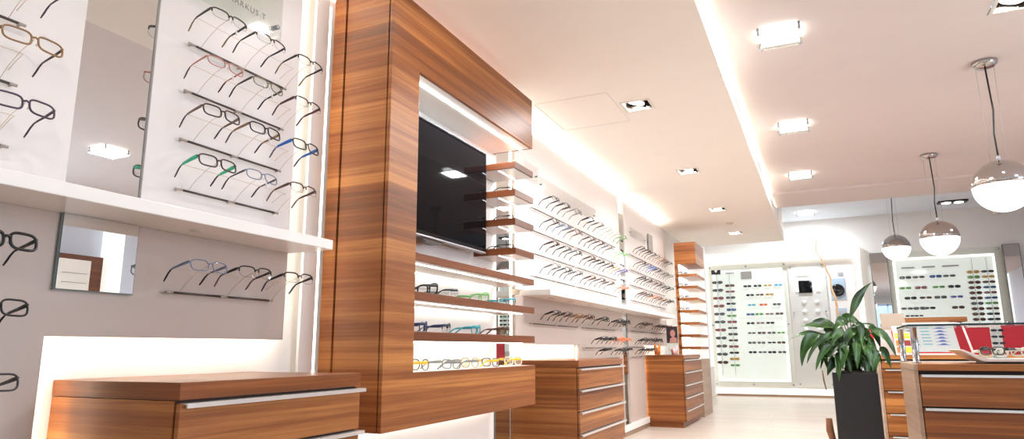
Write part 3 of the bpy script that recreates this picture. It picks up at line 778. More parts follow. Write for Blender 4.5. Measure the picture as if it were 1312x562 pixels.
seq = ['grey', 'grey', 'dark red', 'dark red', 'grey', 'grey', 'dark red', 'grey', 'taupe', 'grey', 'brown', 'grey']
for k in range(11):
    z = 2.44-k*(2.44-.70)/10
    c = BY[seq[k]]; sunglasses(f'{c[2]} goggle sunglasses, {ORD[k]} from top in leftmost column of back display', 'leftmost goggle column', .128+.001*k, YD, z, c[0], c[1], 'aviator', 1.15)
seq = ['brown', 'dark red', 'taupe', 'black', 'blue', 'green', 'dark red', 'grey', 'grey', 'brown', 'dark red', 'black', 'amber', 'green']
for k in range(14):
    z = 2.36-k*(2.36-.64)/13
    c = BY[seq[k]]; sunglasses(f'{c[2]} sunglasses, {ORD[k]} from top in second column of left back display', 'second sunglasses column', .39, YD, z, c[0], c[1], ['square', 'wrap'][k % 2], 1.0)
cols1 = [['black', 'black', 'amber', 'sky blue'], ['black', 'brown', 'amber'], ['sky blue', 'orange', 'grey'], ['blue', 'green', 'dark red', 'brown'], ['black', 'dark red', 'black'], ['taupe', 'brown', 'taupe', 'green'], ['grey', 'taupe', 'black', 'brown'], ['black', 'grey', 'black', 'taupe']]
xs1 = [[.757, .968, 1.176, 1.39], [.80, 1.0, 1.2], [.82, 1.06, 1.33], [.78, .96, 1.17, 1.37], [.77, .97, 1.17], [.78, .98, 1.18, 1.37], [.77, .96, 1.17, 1.36], [.77, .97, 1.16, 1.36]]
for i, z in enumerate([2.33, 2.135, 1.92, 1.72, 1.53, 1.32, 1.115, .915]):
    for j, x in enumerate(xs1[i]):
        c = BY[cols1[i][j]]
        sunglasses(f'{c[2]} sunglasses, {ORD[j]} from left in {ORD[i]} grid row of left back display', 'back display grid', x, YD, z, c[0], c[1], ['square', 'aviator', 'wrap'][(i+j) % 3], .82)
# lit surround of the first display
sr = thing('lit_surround', 'glowing cream frame around the displays on the back wall', 'lit frame', (1.42, 15.4, .05))
MB().box(-.095, 3.0, 15.30, 15.495, 2.84, 3.06).build('top_bar', M['lit_frame'], sr)
MB().box(-.095, 2.96, 15.30, 15.36, .05, .17).build('bottom_bar', M['lit_frame'], sr)
MB().box(-.095, -.065, 15.34, 15.495, .17, 2.84).build('left_bar', M['lit_frame'], sr)
MB().box(2.93, 2.99, 15.36, 15.495, .17, 2.84).build('right_bar', M['lit_frame'], sr)
# second glass panel with a small screen
d2 = thing('sunglasses_display', 'pale glass panel with a small dark screen and glowing lamp reflections on the back wall', 'display panel', (1.98, 15.42, .19))
MB().box(1.60, 2.33, 15.44, 15.45, .20, 2.78).build('glass_plate', M['plate_clear'], d2)
MB().box(1.60, 2.33, 15.46, 15.49, .20, 2.78).build('back_board', M['white'], d2)
MB().box(1.79, 2.05, 15.415, 15.44, 2.14, 2.40).build('screen', M['screen'], d2, .004)
MB().box(1.76, 2.16, 15.43, 15.439, 2.51, 2.67).build('lamp_reflection', M['reflection_glow'], d2)  # lamp reflections on the glass, built as glowing plates
MB().box(1.73, 1.78, 15.43, 15.439, 2.17, 2.46).build('lamp_reflection', M['reflection_glow'], d2)
MB().box(2.12, 2.19, 15.43, 15.439, 2.17, 2.46).build('lamp_reflection', M['reflection_glow'], d2)
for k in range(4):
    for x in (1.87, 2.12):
        MB().lathe([(.045, 0), (.045, .006)], (x, 15.438, 1.95-k*.19), 14, mat_rot=Matrix.Rotation(PI/2, 3, 'X')).build('reflection_disc', M['reflection_dim'], d2)  # downlight reflections drawn as faintly glowing discs
for x in (1.66, 2.27):
    for z in (2.72, 1.75, .26):
        MB().lathe([(.016, 0), (.016, .04)], (x, 15.44, z), 10, mat_rot=Matrix.Rotation(PI/2, 3, 'X')).build('standoff_screw', M['chrome_dim'], d2)
# third board with round dark lens photos
d3 = thing('poster_board', 'pale poster board with a dark round lens picture behind the plant branch', 'poster board', (2.6, 15.42, .19))
MB().box(2.36, 2.86, 15.45, 15.48, .20, 2.80).build('board', M['panel'], d3)
MB().box(2.40, 2.68, 15.435, 15.45, 1.98, 2.42).build('blue_print', M['blue_tex'], d3)
MB().box(2.45, 2.66, 15.435, 15.45, 1.50, 1.80).build('blue_print', M['blue_tex'], d3)
MB().lathe([(.13, 0), (.13, .03), (.10, .05), (.06, .035)], (2.53, 15.435, 2.17), 20, mat_rot=Matrix.Rotation(PI/2, 3, 'X')).build('round_lens', M['black_gloss'], d3)
MB().box(2.48, 2.64, 15.428, 15.436, 1.68, 1.74).build('dark_print', M['silver'], d3)
MB().box(2.56, 2.66, 15.438, 15.45, 2.47, 2.54).build('dark_print', M['silver'], d3)

# ------------------------------------------------------------------ back wall display two
def bmirror(label, x0, x1, z0, z1):
    r = MB().box(x0-.012, x1+.012, 15.42, 15.46, z0, z1).build('wall_mirror', M['mirror_edge']); tag(r, label, 'mirror')
    MB().box(x0, x1, 15.416, 15.4199, z0+.01, z1-.01).build('mirror_glass', M['mirror'], r)
bmirror('tall narrow mirror left of the right hand sunglasses display', 3.19, 3.48, .9, 2.90)
bmirror('tall narrow mirror right of the right hand sunglasses display', 5.45, 5.70, .9, 2.93)
e2 = thing('sunglasses_display', 'bright sunglasses display between two mirrors at the right of the back wall', 'display panel', (4.45, 15.42, .9))
MB().box(3.50, 5.42, 15.44, 15.45, .9, 2.90).build('glass_plate', M['frost'], e2)
MB().box(3.58, 5.30, 15.455, 15.485, .95, 2.77).build('lit_board', M['glow_face'], e2)
for (x0, x1, z0, z1) in ((3.58, 5.30, 2.73, 2.77), (3.58, 3.62, .95, 2.73), (5.27, 5.30, .95, 2.73)):
    MB().box(x0, x1, 15.437, 15.4545, z0, z1).build('light_edge', M['lit_frame'], e2)
for x in (3.54, 5.36):
    for z in (2.85, 1.45):
        MB().lathe([(.022, 0), (.022, .05)], (x, 15.44, z), 12, mat_rot=Matrix.Rotation(PI/2, 3, 'X')).build('standoff_screw', M['chrome_dim'], e2)
for x in (4.915, 5.15): MB().tube([(x, 15.425, 1.0), (x, 15.425, 2.70)], .004, 6).build('hanging_rod', M['silver'], e2)
for (x0, x1) in ((3.72, 3.95), (4.08, 4.3), (4.42, 4.7)): MB().box(x0, x1, 15.424, 15.429, 2.55, 2.58).build('brand_strip', M['logo_grey'], e2)
cols2 = [['grey', 'taupe', 'blue', 'grey'], ['green', 'dark red', 'green', 'black'], ['black', 'brown', 'grey', 'violet'], ['taupe', 'grey', 'black', 'brown']]
xs2 = [[3.77, 4.0, 4.29, 4.52], [3.75, 4.02, 4.32, 4.58], [3.82, 4.08, 4.33, 4.6], [3.74, 3.95, 4.12, 4.6]]
for i, z in enumerate([2.37, 2.16, 1.96, 1.755]):
    for j, x in enumerate(xs2[i]):
        c = BY[cols2[i][j]]
        sunglasses(f'{c[2]} sunglasses, {ORD[j]} from left in {ORD[i]} row of right back display', 'right display grid', x, YD, z, c[0], c[1], ['square', 'wrap'][(i+j) % 2], 1.05)
for side, x, seq in (('left', 4.915, ['amber', 'green', 'brown', 'brown', 'brown', 'brown', 'grey', 'brown', 'brown', 'brown']), ('right', 5.15, ['black', 'amber', 'brown', 'blue', 'dark red', 'blue', 'green', 'brown', 'black', 'black'])):
    for k in range(10):
        c = BY[seq[k]]
        sunglasses(f'{c[2]} sunglasses, {ORD[k]} from top in the {side} column of right back display', 'right display columns', x, YD, 2.425-k*.101, c[0], c[1], ['aviator', 'wrap'][side == 'right'], 1.05)

# ------------------------------------------------------------------ reception counter and red front far right
rc = thing('reception_counter', 'red fronted counter with a dark walnut ledge in front of the right hand display', 'counter', (4.6, 11.3, 0))
MB().box(3.25, 7.0, 11.05, 11.5, .02, 1.285).build('red_front', M['red'], rc, .01)
MB().box(3.20, 3.99, 11.0, 11.55, 1.345, 1.41).build('walnut_ledge', M['wood'], rc)
MB().box(3.25, 3.92, 11.04, 11.5, 1.287, 1.345).build('ledge_support', M['wood_dark'], rc)
MB().box(3.99, 4.36, 11.03, 11.06, 1.262, 1.31).build('white_strip', M['white'], rc)
for j, x in enumerate((3.32, 3.43)):
    sunglasses(f'dark sunglasses lying on the walnut counter ledge, {["left","right"][j]} of two', 'sunglasses on the ledge', x, 11.05, 1.437, 'fr_black', 'sl_dark', 'wrap', .55)
dk = thing('side_desk', 'walnut framed desk with a white top behind the plant and leaflets', 'desk', (3.2, 9.7, 0))
MB().box(2.86, 3.55, 9.5, 9.95, 1.26, 1.30).build('top', M['wood_pale'], dk)
MB().box(2.86, 3.55, 9.49, 9.51, 1.215, 1.26).build('edge', M['wood'], dk)
MB().box(2.87, 2.93, 9.5, 9.95, 0, 1.26).build('leg_panel', M['wood'], dk)
MB().box(3.49, 3.55, 9.5, 9.95, 0, 1.26).build('leg_panel', M['wood'], dk)
rs = thing('red_chair', 'red upholstered chair seen behind the plant leaves', 'chair', (2.78, 8.9, 0))
MB().box(2.62, 2.96, 8.7, 9.05, .62, .78).build('seat', M['red_bright'], rs, .03)
MB().box(2.64, 2.94, 9.0, 9.06, .80, 1.22).build('backrest', M['red_bright'], rs, .03)
for x in (2.66, 2.92):
    for y in (8.74, 9.01): MB().tube([(x, y, 0), (x, y, .63)], .014, 8).build('leg', M['chrome_dim'], rs)

# ------------------------------------------------------------------ front desks
def desk(label, x0, x1, y0, y1, top, handles, hx0):
    r = thing('drawer_desk', label, 'desk', ((x0+x1)/2, (y0+y1)/2, 0))
    MB().box(x0, x0+.018, y0, y1, 0, top-.036).build('end_panel', M['wood_pale'], r, .001)
    MB().box(x0+.018, x1, y0-.001, y1, top-.034, top).build('worktop', M['wood'], r, .002)
    MB().box(x0, x0+.0178, y0-.001, y1, top-.034, top).build('top_end', M['wood_pale'], r, .001)
    MB().box(x0+.018, x1, y0+.024, y1, .05, top-.036).build('carcass', M['groove'], r)
    for k, z in enumerate(handles):
        zb = handles[k+1] if k+1 < len(handles) else .06
        d = MB().box(x0+.022, x1, y0, y0+.022, zb+.004, z-.004).build('drawer', M['wood'], r, .001)
        MB().prism([(y0+.01, z-.0035), (y0-.018, z-.0035), (y0-.018, z-.016), (y0-.013, z-.016), (y0-.013, z-.008), (y0+.01, z-.008)], x0+hx0, x1, 0).build('handle', M['alu'], d)
    return r
desk('walnut drawer desk at the right front, carrying the glass shelf on posts', 2.582, 4.3, 4.07, 4.74, .915, [.866, .70, .53, .36, .19], .03)
desk('walnut drawer desk between the plant and the front desk', 2.60, 3.9, 6.90, 7.5, .931, [.885, .812, .622, .43, .24], .05)

gs = thing('glass_shelf', 'clear glass shelf with dark green edge on two chrome posts', 'glass shelf', (3.3, 4.45, .915))
MB().box(2.585, 4.2, 4.13, 4.72, 1.109, 1.119).build('glass_plate', M['acrylic'], gs)
MB().box(2.585, 4.2, 4.1265, 4.1299, 1.109, 1.119).build('front_edge', M['glass_edge'], gs)
MB().box(2.5815, 2.5849, 4.13, 4.72, 1.109, 1.119).build('end_edge', M['glass_edge'], gs)
for x, y in ((2.618, 4.25), (2.598, 4.695), (4.1, 4.25)):
    p_ = MB().lathe([(.022, .9162), (.022, .921), (.0165, .922), (.0165, 1.104), (.02, 1.105), (.02, 1.1085)], (x, y, 0), 20).build('post', M['chrome_dim'], gs)
# tray with frames
tr = thing('serving_tray', 'long white tray with upturned edge on the front desk', 'tray', (3.2, 4.3, .9155))
b = MB(); b.prism([(2.80, .985), (2.815, .987), (2.90, .946), (2.93, .940), (3.70, .940), (3.70, .926), (2.905, .926), (2.885, .932)], 4.12, 4.52, 1)
b.build('tray_body', M['panel'], tr, .002)
MB().box(2.92, 3.66, 4.18, 4.46, .9165, .9259).build('foot', M['black'], tr)
for j, (x, y, a, fm, nm) in enumerate([(2.98, 4.30, .3, 'ivory', 'ivory'), (3.06, 4.36, -.5, 'crystal', 'clear'), (3.12, 4.24, .9, 'ivory', 'cream'), (2.95, 4.20, -.9, 'gun', 'dark')]):
    G(f'{nm} eyeglasses heaped in the white tray, {ORD[j]} from the tray end', 'glasses in the tray', (x, y, .968+.004*j), (0, 0, PI+a), sty='bold', fm=fm, wide=2, scale=.8)
tw = thing('display_column', 'clear acrylic column with four small dark sunglasses above the tray', 'display column', (3.03, 4.42, .94))
MB().box(2.995, 3.055, 4.40, 4.46, .9405, .95).build('base', M['silver'], tw)
MB().box(3.0, 3.05, 4.425, 4.435, .95, 1.105).build('column', M['white'], tw)
for k in range(4):
    o = child('sunglasses', gm(('s', 'fr_black', 'sl_dark', 'wrap'), lambda: sung_mesh('fr_black', 'sl_dark', 'wrap')), tw)
    o.location = (-.005, -.03, .045+.034*k); o.rotation_euler = (0, 0, PI); o.scale = (.3, .3, .3)

# printed matter on the second desk
def card(label, name, cat, x0, x1, y, z0, z1, lean, m, th=.006):
    """upright card leaning back, returns the root and a function placing marks on its face"""
    r = thing(name, label, cat, ((x0+x1)/2, y, z0))
    def P(u, v, d): return (x0+u*(x1-x0)+lean[0]*v*(z1-z0), y+lean[1]*v*(z1-z0)-d, z0+v*(z1-z0))
    def slab(pname, mm, u0, u1, v0, v1, d0=0, d1=None):
        d1 = -th if d1 is None else d1
        vs = [P(u0, v0, d0), P(u1, v0, d0), P(u1, v1, d0), P(u0, v1, d0), P(u0, v0, d1), P(u1, v0, d1), P(u1, v1, d1), P(u0, v1, d1)]
        return MB().add(vs, [(0, 1, 2, 3), (7, 6, 5, 4), (0, 4, 5, 1), (1, 5, 6, 2), (2, 6, 7, 3), (3, 7, 4, 0)]).build(pname, M[mm], r)
    return r, slab, P
r, slab, P = card('lens chart with blue and teal shapes in a white framed stand on the second desk', 'chart_stand', 'chart stand', 2.875, 3.27, 7.12, .958, 1.20, (-.12, .25), 'chart_bg')
slab('chart_board', 'chart_bg', 0, 1, 0, 1)
bs = {'chart_dark': MB(), 'chart_teal': MB(), 'chart_blue': MB()}
for k in range(6):
    v = .28+.12*k
    bs['chart_dark'].add([P(.06, v+.02, .001), P(.24, v-.03, .001), P(.24, v+.0, .001), P(.06, v+.05, .001)], [(0, 1, 2, 3)])
    bs['chart_teal'].add([P(.32, v-.015, .001), P(.50, v-.015, .001), P(.50, v+.015, .001), P(.32, v+.015, .001)], [(0, 1, 2, 3)])
    bs['chart_blue'].add([P(.56, v-.035, .001), P(.86, v-.035, .001), P(.78, v-.01, .001), P(.75, v+.03, .001), P(.69, v+.03, .001), P(.64, v-.01, .001)], [(0, 1, 2, 3, 4, 5)])
for k, bb in bs.items(): bb.build('chart_shapes', M[k], r)
slab('white_side_board', 'paper', -.24, -.02, -.06, .98, .01)
MB().tube([P(1.22, -.06, .0), P(1.18, .94, 0), P(1.14, 1.02, 0), P(1.05, 1.04, 0), P(.0, 1.04, 0)], .009, 8).build('white_tube_frame', M['white'], r)
MB().box(2.86, 3.34, 7.02, 7.16, .9325, .945).build('base', M['white'], r)
slab('red_band', 'red', 0, 1.15, -.08, -.02, .002)
r, slab, P = card('leaflet card with yellow stripes and food coloured pictures behind the chrome posts', 'leaflet_card', 'leaflet', 2.755, 2.895, 7.0, .9325, 1.135, (-.03, .2), 'paper')
slab('card', 'paper', 0, 1, 0, 1)
slab('lime_print', 'lime', .08, .92, .72, .84, .0015, 0); slab('lime_print', 'lime', .08, .92, .86, .95, .0015, 0)
for (u, v, mm) in ((.1, .40, 'orange'), (.55, .40, 'maroon'), (.1, .1, 'orange'), (.55, .1, 'yellow')):
    slab('picture_print', mm, u, u+.36, v, v+.24, .0015, 0)
r, slab, P = card('plain beige card standing tallest above the leaflets', 'notice_card', 'card', 2.70, 2.90, 7.25, .9325, 1.315, (-.06, .1), 'beige')
slab('card', 'beige', 0, 1, 0, 1)
r, slab, P = card('white leaflet with a red side stripe beside the large plant leaf', 'leaflet', 'leaflet', 2.62, 2.80, 7.15, .9325, 1.16, (-.12, .15), 'paper')
slab('sheet', 'paper', 0, 1, 0, 1); slab('red_stripe', 'red_bright', .86, .98, .30, .97, .0015, 0); slab('grey_print', 'logo_grey', .55, .70, .5, .9, .0015, 0)

# ------------------------------------------------------------------ plant
pt = thing('potted_plant', 'leafy green peace lily in a tall black square planter beside the desks', 'plant', (2.36, 5.64, 0))
b = MB()
b.prism([(2.208, 5.50), (2.502, 5.50), (2.502, 5.78), (2.208, 5.78)], 0, .822, 2)
b.build('planter', M['pot'], pt, .006)
MB().box(2.236, 2.488, 5.514, 5.766, .8222, .832).build('soil', M['soil'], pt)
RT, FW = Vector((.909, .417, 0)), Vector((-.417, .909, 0))
PC = Vector((2.362, 5.64, .82))
def pv(u, v, w): return PC+RT*u+FW*w+Vector((0, 0, v))
def leaf(b, A_, B_, C_, wd, N=(0, .45, -1), n=12, fold=.25):
    A_, B_, C_ = pv(*A_), pv(*B_), pv(*C_)
    nrm = (RT*N[0]+Vector((0, 0, 1))*N[1]+FW*N[2]).normalized()
    vs = []
    for i in range(n+1):
        t_ = i/n
        p = A_*(1-t_)**2+B_*2*t_*(1-t_)+C_*t_**2
        tg = ((B_-A_)*(1-t_)+(C_-B_)*t_).normalized()
        sd = tg.cross(nrm)
        if sd.length < 1e-3: sd = RT.copy()
        sd.normalize(); up = sd.cross(tg)
        w_ = wd*(math.sin(PI*min(1, t_*1.0)**.75))**.9*(1-.25*t_) if 0 < t_ < 1 else .0008
        wav = .004*math.sin(9*t_)
        vs += [p-sd*w_+up*(w_*fold+wav), p-sd*w_*.5+up*w_*fold*.35, p, p+sd*w_*.5+up*w_*fold*.35, p+sd*w_+up*(w_*fold-wav)]
    fs = []
    for i in range(n):
        for k in range(4): fs.append((i*5+k, i*5+k+1, i*5+k+6, i*5+k+5))
    b.add(vs, fs, 0, True)
def stem(b, A_, B_, C_, r=.0035):
    A_, B_, C_ = pv(*A_), pv(*B_), pv(*C_)
    b.tube([A_*(1-t_)**2+B_*2*t_*(1-t_)+C_*t_**2 for t_ in [k/7 for k in range(8)]], r, 6)
fb, sb = MB(), MB()
LV = [  # base, control, tip, half width, normal
 ((-.02, .40, -.05), (.015, .56, -.06), (.165, .66, -.06), .044, (.5, .1, -1)),      # big upright leaf on the right
 ((.11, .295, -.10), (.19, .30, -.12), (.245, .115, -.13), .046, (.2, .6, -1)),     # broad leaf bowing to the right
 ((-.14, .33, -.04), (-.25, .36, -.05), (-.40, .335, -.06), .036, (0, .8, -1)),    # upper left
 ((-.10, .34, .02), (-.2, .40, .02), (-.31, .35, .03), .034, (.1, .7, -1)),
 ((-.28, .27, -.08), (-.42, .25, -.09), (-.425, .05, -.09), .050, (.35, .35, -1)),   # drooping far left
 ((-.15, .27, -.10), (-.33, .28, -.12), (-.40, .07, -.12), .030, (.6, .2, -1)),
 ((-.20, .20, -.10), (-.30, .17, -.11), (-.335, .02, -.11), .030, (.3, .2, -1)),
 ((-.16, .26, .04), (-.3, .33, .05), (-.44, .24, .05), .022, (0, .9, -1)),
 ((-.05, .36, .0), (-.02, .45, -.02), (.08, .29, -.05), .048, (.1, .5, -1)),
 ((-.05, .34, -.06), (-.10, .42, -.08), (-.17, .29, -.1), .046, (0, .6, -1)),
 ((.03, .33, .05), (.10, .37, .04), (.20, .345, .03), .020, (0, .9, -.7)),
 ((.0, .36, -.10), (.02, .34, -.12), (.0, .18, -.14), .034, (.2, .3, -1)),
 ((.06, .26, -.06), (.12, .24, -.08), (.12, .06, -.1), .036, (.3, .2, -1)),
 ((-.10, .20, -.12), (-.15, .16, -.14), (-.16, .02, -.15), .034, (-.2, .2, -1)),
 ((-.03, .22, -.12), (-.05, .18, -.15), (-.06, .03, -.16), .036, (.1, .2, -1)),
 ((.02, .20, -.12), (.04, .16, -.15), (.05, .02, -.16), .036, (.2, .2, -1)),
]
rl = random.Random(4)
for k in range(64):
    a = rl.uniform(-.21, .15); h = rl.uniform(.06, .33); dw = rl.uniform(-.12, .14); du = rl.uniform(-.13, .13)
    LV.append(((a, h, dw), (a+du*.6, h+rl.uniform(.0, .06), dw*1.1), (a+du, h-rl.uniform(.06, .18), dw*1.25), rl.uniform(.024, .042), (rl.uniform(-.6, .6), rl.uniform(.1, .7), -1)))
for A_, B_, C_, wd, N_ in LV:
    leaf(fb, A_, B_, C_, wd, N_)
    stem(sb, (A_[0]*.12+rl.uniform(-.03, .03), .0, rl.uniform(-.04, .04)), (A_[0]*.3, A_[1]*.75, A_[2]*.3), A_)
fb.build('foliage', M['leaf'], pt); sb.build('leaf_stems', M['leaf'], pt)
b = MB(); b.tube([pv(-.29, .02, -.11), pv(-.285, -.05, -.11), pv(-.275, -.12, -.115)], [.004, .006, .004], 6); b.build('dry_leaf_tip', M['dry'], pt)
stk = MB()
sp = [(-.02, .012, .03), (-.035, .25, .03), (-.07, .42, .03), (-.075, .55, .03), (-.10, .62, .03), (-.098, .70, .03), (-.155, .85, .03), (-.19, .90, .03), (-.182, .99, .03), (-.186, 1.03, .03)]
stk.tube([pv(*p) for p in sp], [.010, .0095, .0085, .008, .0075, .007, .006, .005, .0045, .003], 8)
tag(stk.build('dry_branch', M['stick']), 'pale crooked dry branch standing in the planter above the leaves', 'branch')
b = MB()
dp = [pv(-.165, -.82, .10), pv(-.17, -.66, .11), pv(-.160, -.50, .10), pv(-.178, -.42, .10), pv(-.178, -.335, .10)]
b.tube(dp, [.045, .035, .022, .028, .022], 10)
tag(b.build('wooden_post', M['drift']), 'small rough wooden post on the floor at the planter edge', 'wood post')

# ------------------------------------------------------------------ pendants
def pendant(label, x, y, zc, ztop, R, wires=True):
    r = thing('pendant_lamp', label, 'pendant lamp', (x, y, zc-R), 'globe pendants')
    MB().lathe([(.001, ztop-.052), (.055, ztop-.05), (.085, ztop-.03), (.09, ztop-.001)], (x, y, 0), 28).build('canopy', M['chrome'], r)
    MB().tube([(x, y, ztop-.05), (x+.012, y, ztop-.4), (x-.006, y, zc+R+.22), (x, y, zc+R+.02)], .0065, 8).build('cable', M['black'], r)
    if wires:
        for dx in (-.06, .06): MB().tube([(x+dx, y+.01, ztop-.03), (x+dx*.9, y+.01, zc+R*.93)], .0014, 5).build('steel_wire', M['silver'], r)
    n = 14
    MB().lathe([(R*math.cos(PI/2*k/n)+1e-5, zc+R*math.sin(PI/2*k/n)) for k in range(n+1)], (x, y, 0), 40).build('chrome_dome', M['chrome'], r)
    MB().lathe([(max(1e-5, R*.985*math.cos(-PI/2+PI/2*k/n)), zc-.002+R*.985*math.sin(-PI/2+PI/2*k/n)) for k in range(n+1)], (x, y, 0), 40).build('opal_bowl', M['opal'], r)
    MB().lathe([(.014, zc+R-.004), (.014, zc+R+.03), (.006, zc+R+.04)], (x, y, 0), 14).build('cable_grip', M['silver'], r)
pendant('largest chrome and opal globe pendant, nearest at the right edge', 3.505, 6.015, 2.196, ZC, .20)
pendant('middle chrome and opal globe pendant of the three over the desks', 3.47, 8.82, 2.214, ZC, .20)
pendant('smallest chrome and opal globe pendant, farthest of the three', 3.31, 11.7, 2.507, ZR, .20)

# ------------------------------------------------------------------ ceiling lights
def tile(label, x, y, z, w_=.25):
    r = thing('ceiling_panel_light', label, 'ceiling light', (x, y, z-.05), 'square ceiling panel lights')
    h = w_/2
    MB().box(x-h*.8, x+h*.8, y-h*.8, y+h*.8, z-.034, z-.001).build('diffuser', M['tile_light'], r)
    MB().box(x-h, x+h, y-h, y+h, z-.047, z-.040).build('glass_cover', M['acrylic'], r)
    for a in (-1, 1):
        for c in (-1, 1): MB().lathe([(.009, -.053), (.009, -.002)], (x+a*h*.88, y+c*h*.88, z), 10).build('standoff_screw', M['silver'], r)
tile('square ceiling panel light nearest the camera beside the dropped ceiling', 2.068, 4.80, ZC, .30)
tile('square ceiling panel light, second of the row along the dropped ceiling', 2.077, 6.99, ZC, .30)
tile('square ceiling panel light, third of the row along the dropped ceiling', 2.079, 9.12, ZC, .30)
tile('farthest square panel light on the raised back ceiling', 2.06, 14.5, ZR, .36)
tile('square ceiling panel light mirrored in the tall near wall mirror', 4.80, 4.57, ZC, .30)
def spot(label, x, y, z, w_=.2, lamps=1, dirx=.02):
    r = thing('recessed_spotlight', label, 'spotlight', (x, y, z-.004), 'recessed square spotlights')
    h = w_/2; b = MB()
    for (x0, x1, y0, y1) in ((-h-.022, -h, -h-.022, h+.022), (h, h+.022, -h-.022, h+.022), (-h, h, -h-.022, -h), (-h, h, h, h+.022)):
        b.box(x+x0, x+x1, y+y0, y+y1, z-.005, z-.0005)
    b.build('trim_ring', M['ivory'], r)
    b = MB(); q = .11
    for s_ in ((-h, -h+.003, -h, h), (h-.003, h, -h, h), (-h, h, -h, -h+.003), (-h, h, h-.003, h)):
        b.box(x+s_[0], x+s_[1], y+s_[2], y+s_[3], z+.001, z+q)
    b.box(x-h, x+h, y-h, y+h, z+q, z+q+.004)
    b.build('reflector_box', M['reflector'], r)
    for k in range(lamps):
        yy = y+(k-(lamps-1)/2)*w_*.5
        MB().lathe([(.074, .0), (.077, .012), (.05, .04)], (x-.015, yy, z+.03), 24, mat_rot=Matrix.Rotation(.25, 3, 'Y')).build('lamp_housing', M['chrome_dim'], r)
        MB().lathe([(.001, -.004), (.07, -.003), (.07, .0)], (x-.015, yy, z+.029), 24, mat_rot=Matrix.Rotation(.25, 3, 'Y')).build('lamp', M['lamp'], r)
names = {2.85: None, 5.12: 'nearest recessed spotlight in the dropped ceiling, beside the access hatch', 7.39: 'second recessed spotlight in the dropped ceiling from the camera', 9.70: 'third recessed spotlight in the dropped ceiling from the camera', 11.87: 'farthest recessed spotlight in the dropped ceiling'}
for y in DL:
    spot(names.get(y) or f'recessed spotlight in the dropped ceiling {"above the near panel" if y < 1 else "above the walnut frame"}, out of frame', .955, y, ZS)
spot('dark recessed spotlight in the main ceiling at the top right corner', 3.49, 5.0, ZC, .2)
ds = thing('twin_spotlight', 'dark twin spotlight fitting on the raised back ceiling behind the pendants', 'spotlight', (4.6, 14.6, ZR-.03))
MB().box(4.36, 4.84, 14.5, 14.72, ZR-.03, ZR-.001).build('housing', M['black'], ds, .004)
for x in (4.5, 4.7): MB().lathe([(.075, -.036), (.075, -.031)], (x, 14.61, ZR), 20).build('lamp', M['lamp'], ds)
tag(MB().lathe([(.05, 3.52), (.062, 3.53), (.062, 3.68), (.05, 3.69)], (5.43, 15.42, 0), 20).build('smoke_detector', M['ivory']), 'small ivory sensor high on the back wall beside the largest pendant', 'sensor')
tag(MB().lathe([(.03, ZS-.03), (.055, ZS-.012), (.06, ZS-.001)], (.983, 10.85, 0), 20).build('sprinkler_head', M['ivory']), 'tiny round ceiling sensor between the farther dropped ceiling spotlights', 'sensor')
hb = MB()
for (x0, x1, y0, y1) in ((.20, .80, 4.735, 4.742), (.80, .807, 4.735, 5.46), (.20, .80, 5.455, 5.462), (.193, .20, 4.735, 5.462)): hb.box(x0, x1, y0, y1, ZS-.0025, ZS-.0003)
tag(hb.build('access_hatch', M['ivory']), 'thin outline of an access hatch in the dropped ceiling', 'hatch')

# ------------------------------------------------------------------ opposite side, met only in mirrors
cb = thing('wall_cabinet', 'white drawer unit with a walnut surround reflected in the small square mirror', 'wall cabinet', (7.25, 5.95, 1.75))
MB().box(7.12, 7.39, 5.55, 5.98, 1.80, 2.25).build('white_front', M['white'], cb)
for z in (1.93, 2.06): MB().box(7.112, 7.12, 5.6, 5.94, z, z+.006).build('drawer_line', M['logo_grey'], cb)
MB().box(7.2, 7.39, 5.6, 6.2, 2.26, 2.33).build('top_board', M['wood_dark'], cb)
MB().box(7.2, 7.39, 6.0, 6.2, 1.75, 2.26).build('side_board', M['wood_dark'], cb)
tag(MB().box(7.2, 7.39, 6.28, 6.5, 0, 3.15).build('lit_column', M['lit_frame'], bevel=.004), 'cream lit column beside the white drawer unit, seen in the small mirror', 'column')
w2 = struct(MB().box(7.36, 7.395, 1.5, 5.3, 1.0, 2.6).build('window_2', M['glow_face']))
fr = MB()
for y in (1.5, 2.7, 3.9, 5.24): fr.box(7.33, 7.36, y, y+.06, 1.0, 2.6)
fr.build('window_frame', M['window_frame'], w2)

# ------------------------------------------------------------------ light
W = D.worlds.new('world'); SC.world = W; W.use_nodes = True
bg = W.node_tree.nodes['Background']; bg.inputs[0].default_value = (.75, .86, 1, 1); bg.inputs[1].default_value = 1.0
area('daylight_window', (3.9, YF+.05, 1.65), 5.8, 52, (.80, .90, 1), (-PI/2, 0, 0), 2.4)
area('daylight_side', (7.28, 3.4, 1.8), 3.6, 80, (.70, .83, 1), (0, PI/2, 0), 1.5)
for y in (4.80, 6.99, 9.12): area('panel_or_fill_lamp', (2.07, y, ZC-.06), .28, 26, (.92, .98, 1), (0, 0, 0))
area('panel_or_fill_lamp', (2.06, 14.5, ZR-.06), .34, 30, (.82, .92, 1), (0, 0, 0))
area('panel_or_fill_lamp', (4.80, 4.57, ZC-.06), .28, 18, (.92, .98, 1), (0, 0, 0))
area('panel_or_fill_lamp', (4.86, 8.5, ZC-.06), .28, 16, (.92, .98, 1), (0, 0, 0))  # added fill, no ceiling panel is built here
area('panel_or_fill_lamp', (3.6, 1.2, ZC-.06), .28, 5, (.92, .98, 1), (0, 0, 0))  # weak fill added near the camera, without a fitting
for y in DL: area('spot_lamp', (.955, y, ZS+.02), .1, 14 if y > 4 else 8, (1, .97, .96), (0, 0, 0))
area('spot_lamp', (3.49, 5.0, ZC+.02), .1, 10, (1, .97, .96), (0, 0, 0))
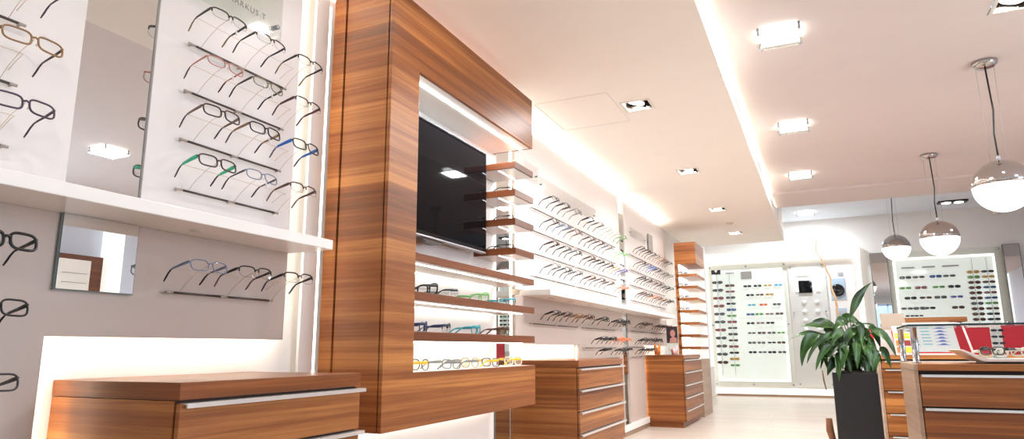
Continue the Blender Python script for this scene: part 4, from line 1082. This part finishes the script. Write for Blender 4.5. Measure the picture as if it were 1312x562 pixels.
for y0, y1 in ((-.9, 2.3), (2.6, 4.7), (4.8, 7.85), (8.15, 10.35)):
    area('cove_lamp', (-.055, (y0+y1)/2, 2.862), .02, 2.6*(y1-y0), (1, .98, .95), (PI, 0, 0), y1-y0)
area('frame_lamp', (.25, 3.58, 2.438), .02, 9, (.97, .98, 1), (0, 0, 0), 1.4)
for p_, e_ in (((3.505, 6.015, 1.99), 4), ((3.47, 8.82, 2.01), 4), ((3.31, 11.7, 2.30), 4)):
    area('pendant_glow', p_, .25, e_, (1, .97, .9), (0, 0, 0))

for y0, y1 in ((YF+.2, 13.1),):
    lp = tag(MB().box(1.610, 1.622, y0, y1, ZS+.1302, ZS+.138).build('led_profile', M['led_white']), 'thin light line along the upright edge of the dropped ceiling', 'light strip')
# ------------------------------------------------------------------ camera
cam = D.cameras.new('camera'); co = D.objects.new('camera', cam); COL.objects.link(co)
cam.sensor_width = 36; cam.sensor_fit = 'HORIZONTAL'; cam.lens = 852.87/1312*36
cam.clip_start = .02
yaw, pit, rol = .43036, .19271, -.00561
fw = Vector((-math.sin(yaw)*math.cos(pit), math.cos(yaw)*math.cos(pit), math.sin(pit)))
rt = Vector((math.cos(yaw), math.sin(yaw), 0)); up = rt.cross(fw)
r2 = rt*math.cos(rol)+up*math.sin(rol); u2 = up*math.cos(rol)-rt*math.sin(rol)
co.matrix_world = Matrix(((r2.x, u2.x, -fw.x, 2.17), (r2.y, u2.y, -fw.y, 0), (r2.z, u2.z, -fw.z, 1.0), (0, 0, 0, 1)))
SC.camera = co

# ------------------------------------------------------------------ to metres
bpy.context.view_layer.update()
for o in list(SC.objects):
    if '_o' in o: del o['_o']
    if o.parent is None:
        o.location = o.location*S
        if o.type != 'CAMERA': o.scale = o.scale*S
        if o.type == 'LIGHT':
            o.scale = (1, 1, 1); o.data.size *= S
            if o.data.shape == 'RECTANGLE': o.data.size_y *= S
SC.view_settings.view_transform = 'Standard'
SC.view_settings.look = 'None'
SC.view_settings.exposure = 0.48
SC.view_settings.gamma = 1
SC.view_settings.use_curve_mapping = False
SC.cycles.max_bounces = 10; SC.cycles.diffuse_bounces = 5; SC.cycles.glossy_bounces = 5
SC.cycles.transparent_max_bounces = 24; SC.cycles.transmission_bounces = 6
SC.cycles.use_denoising = True
SC.cycles.caustics_reflective = False; SC.cycles.caustics_refractive = False
SC.cycles.sample_clamp_indirect = 6
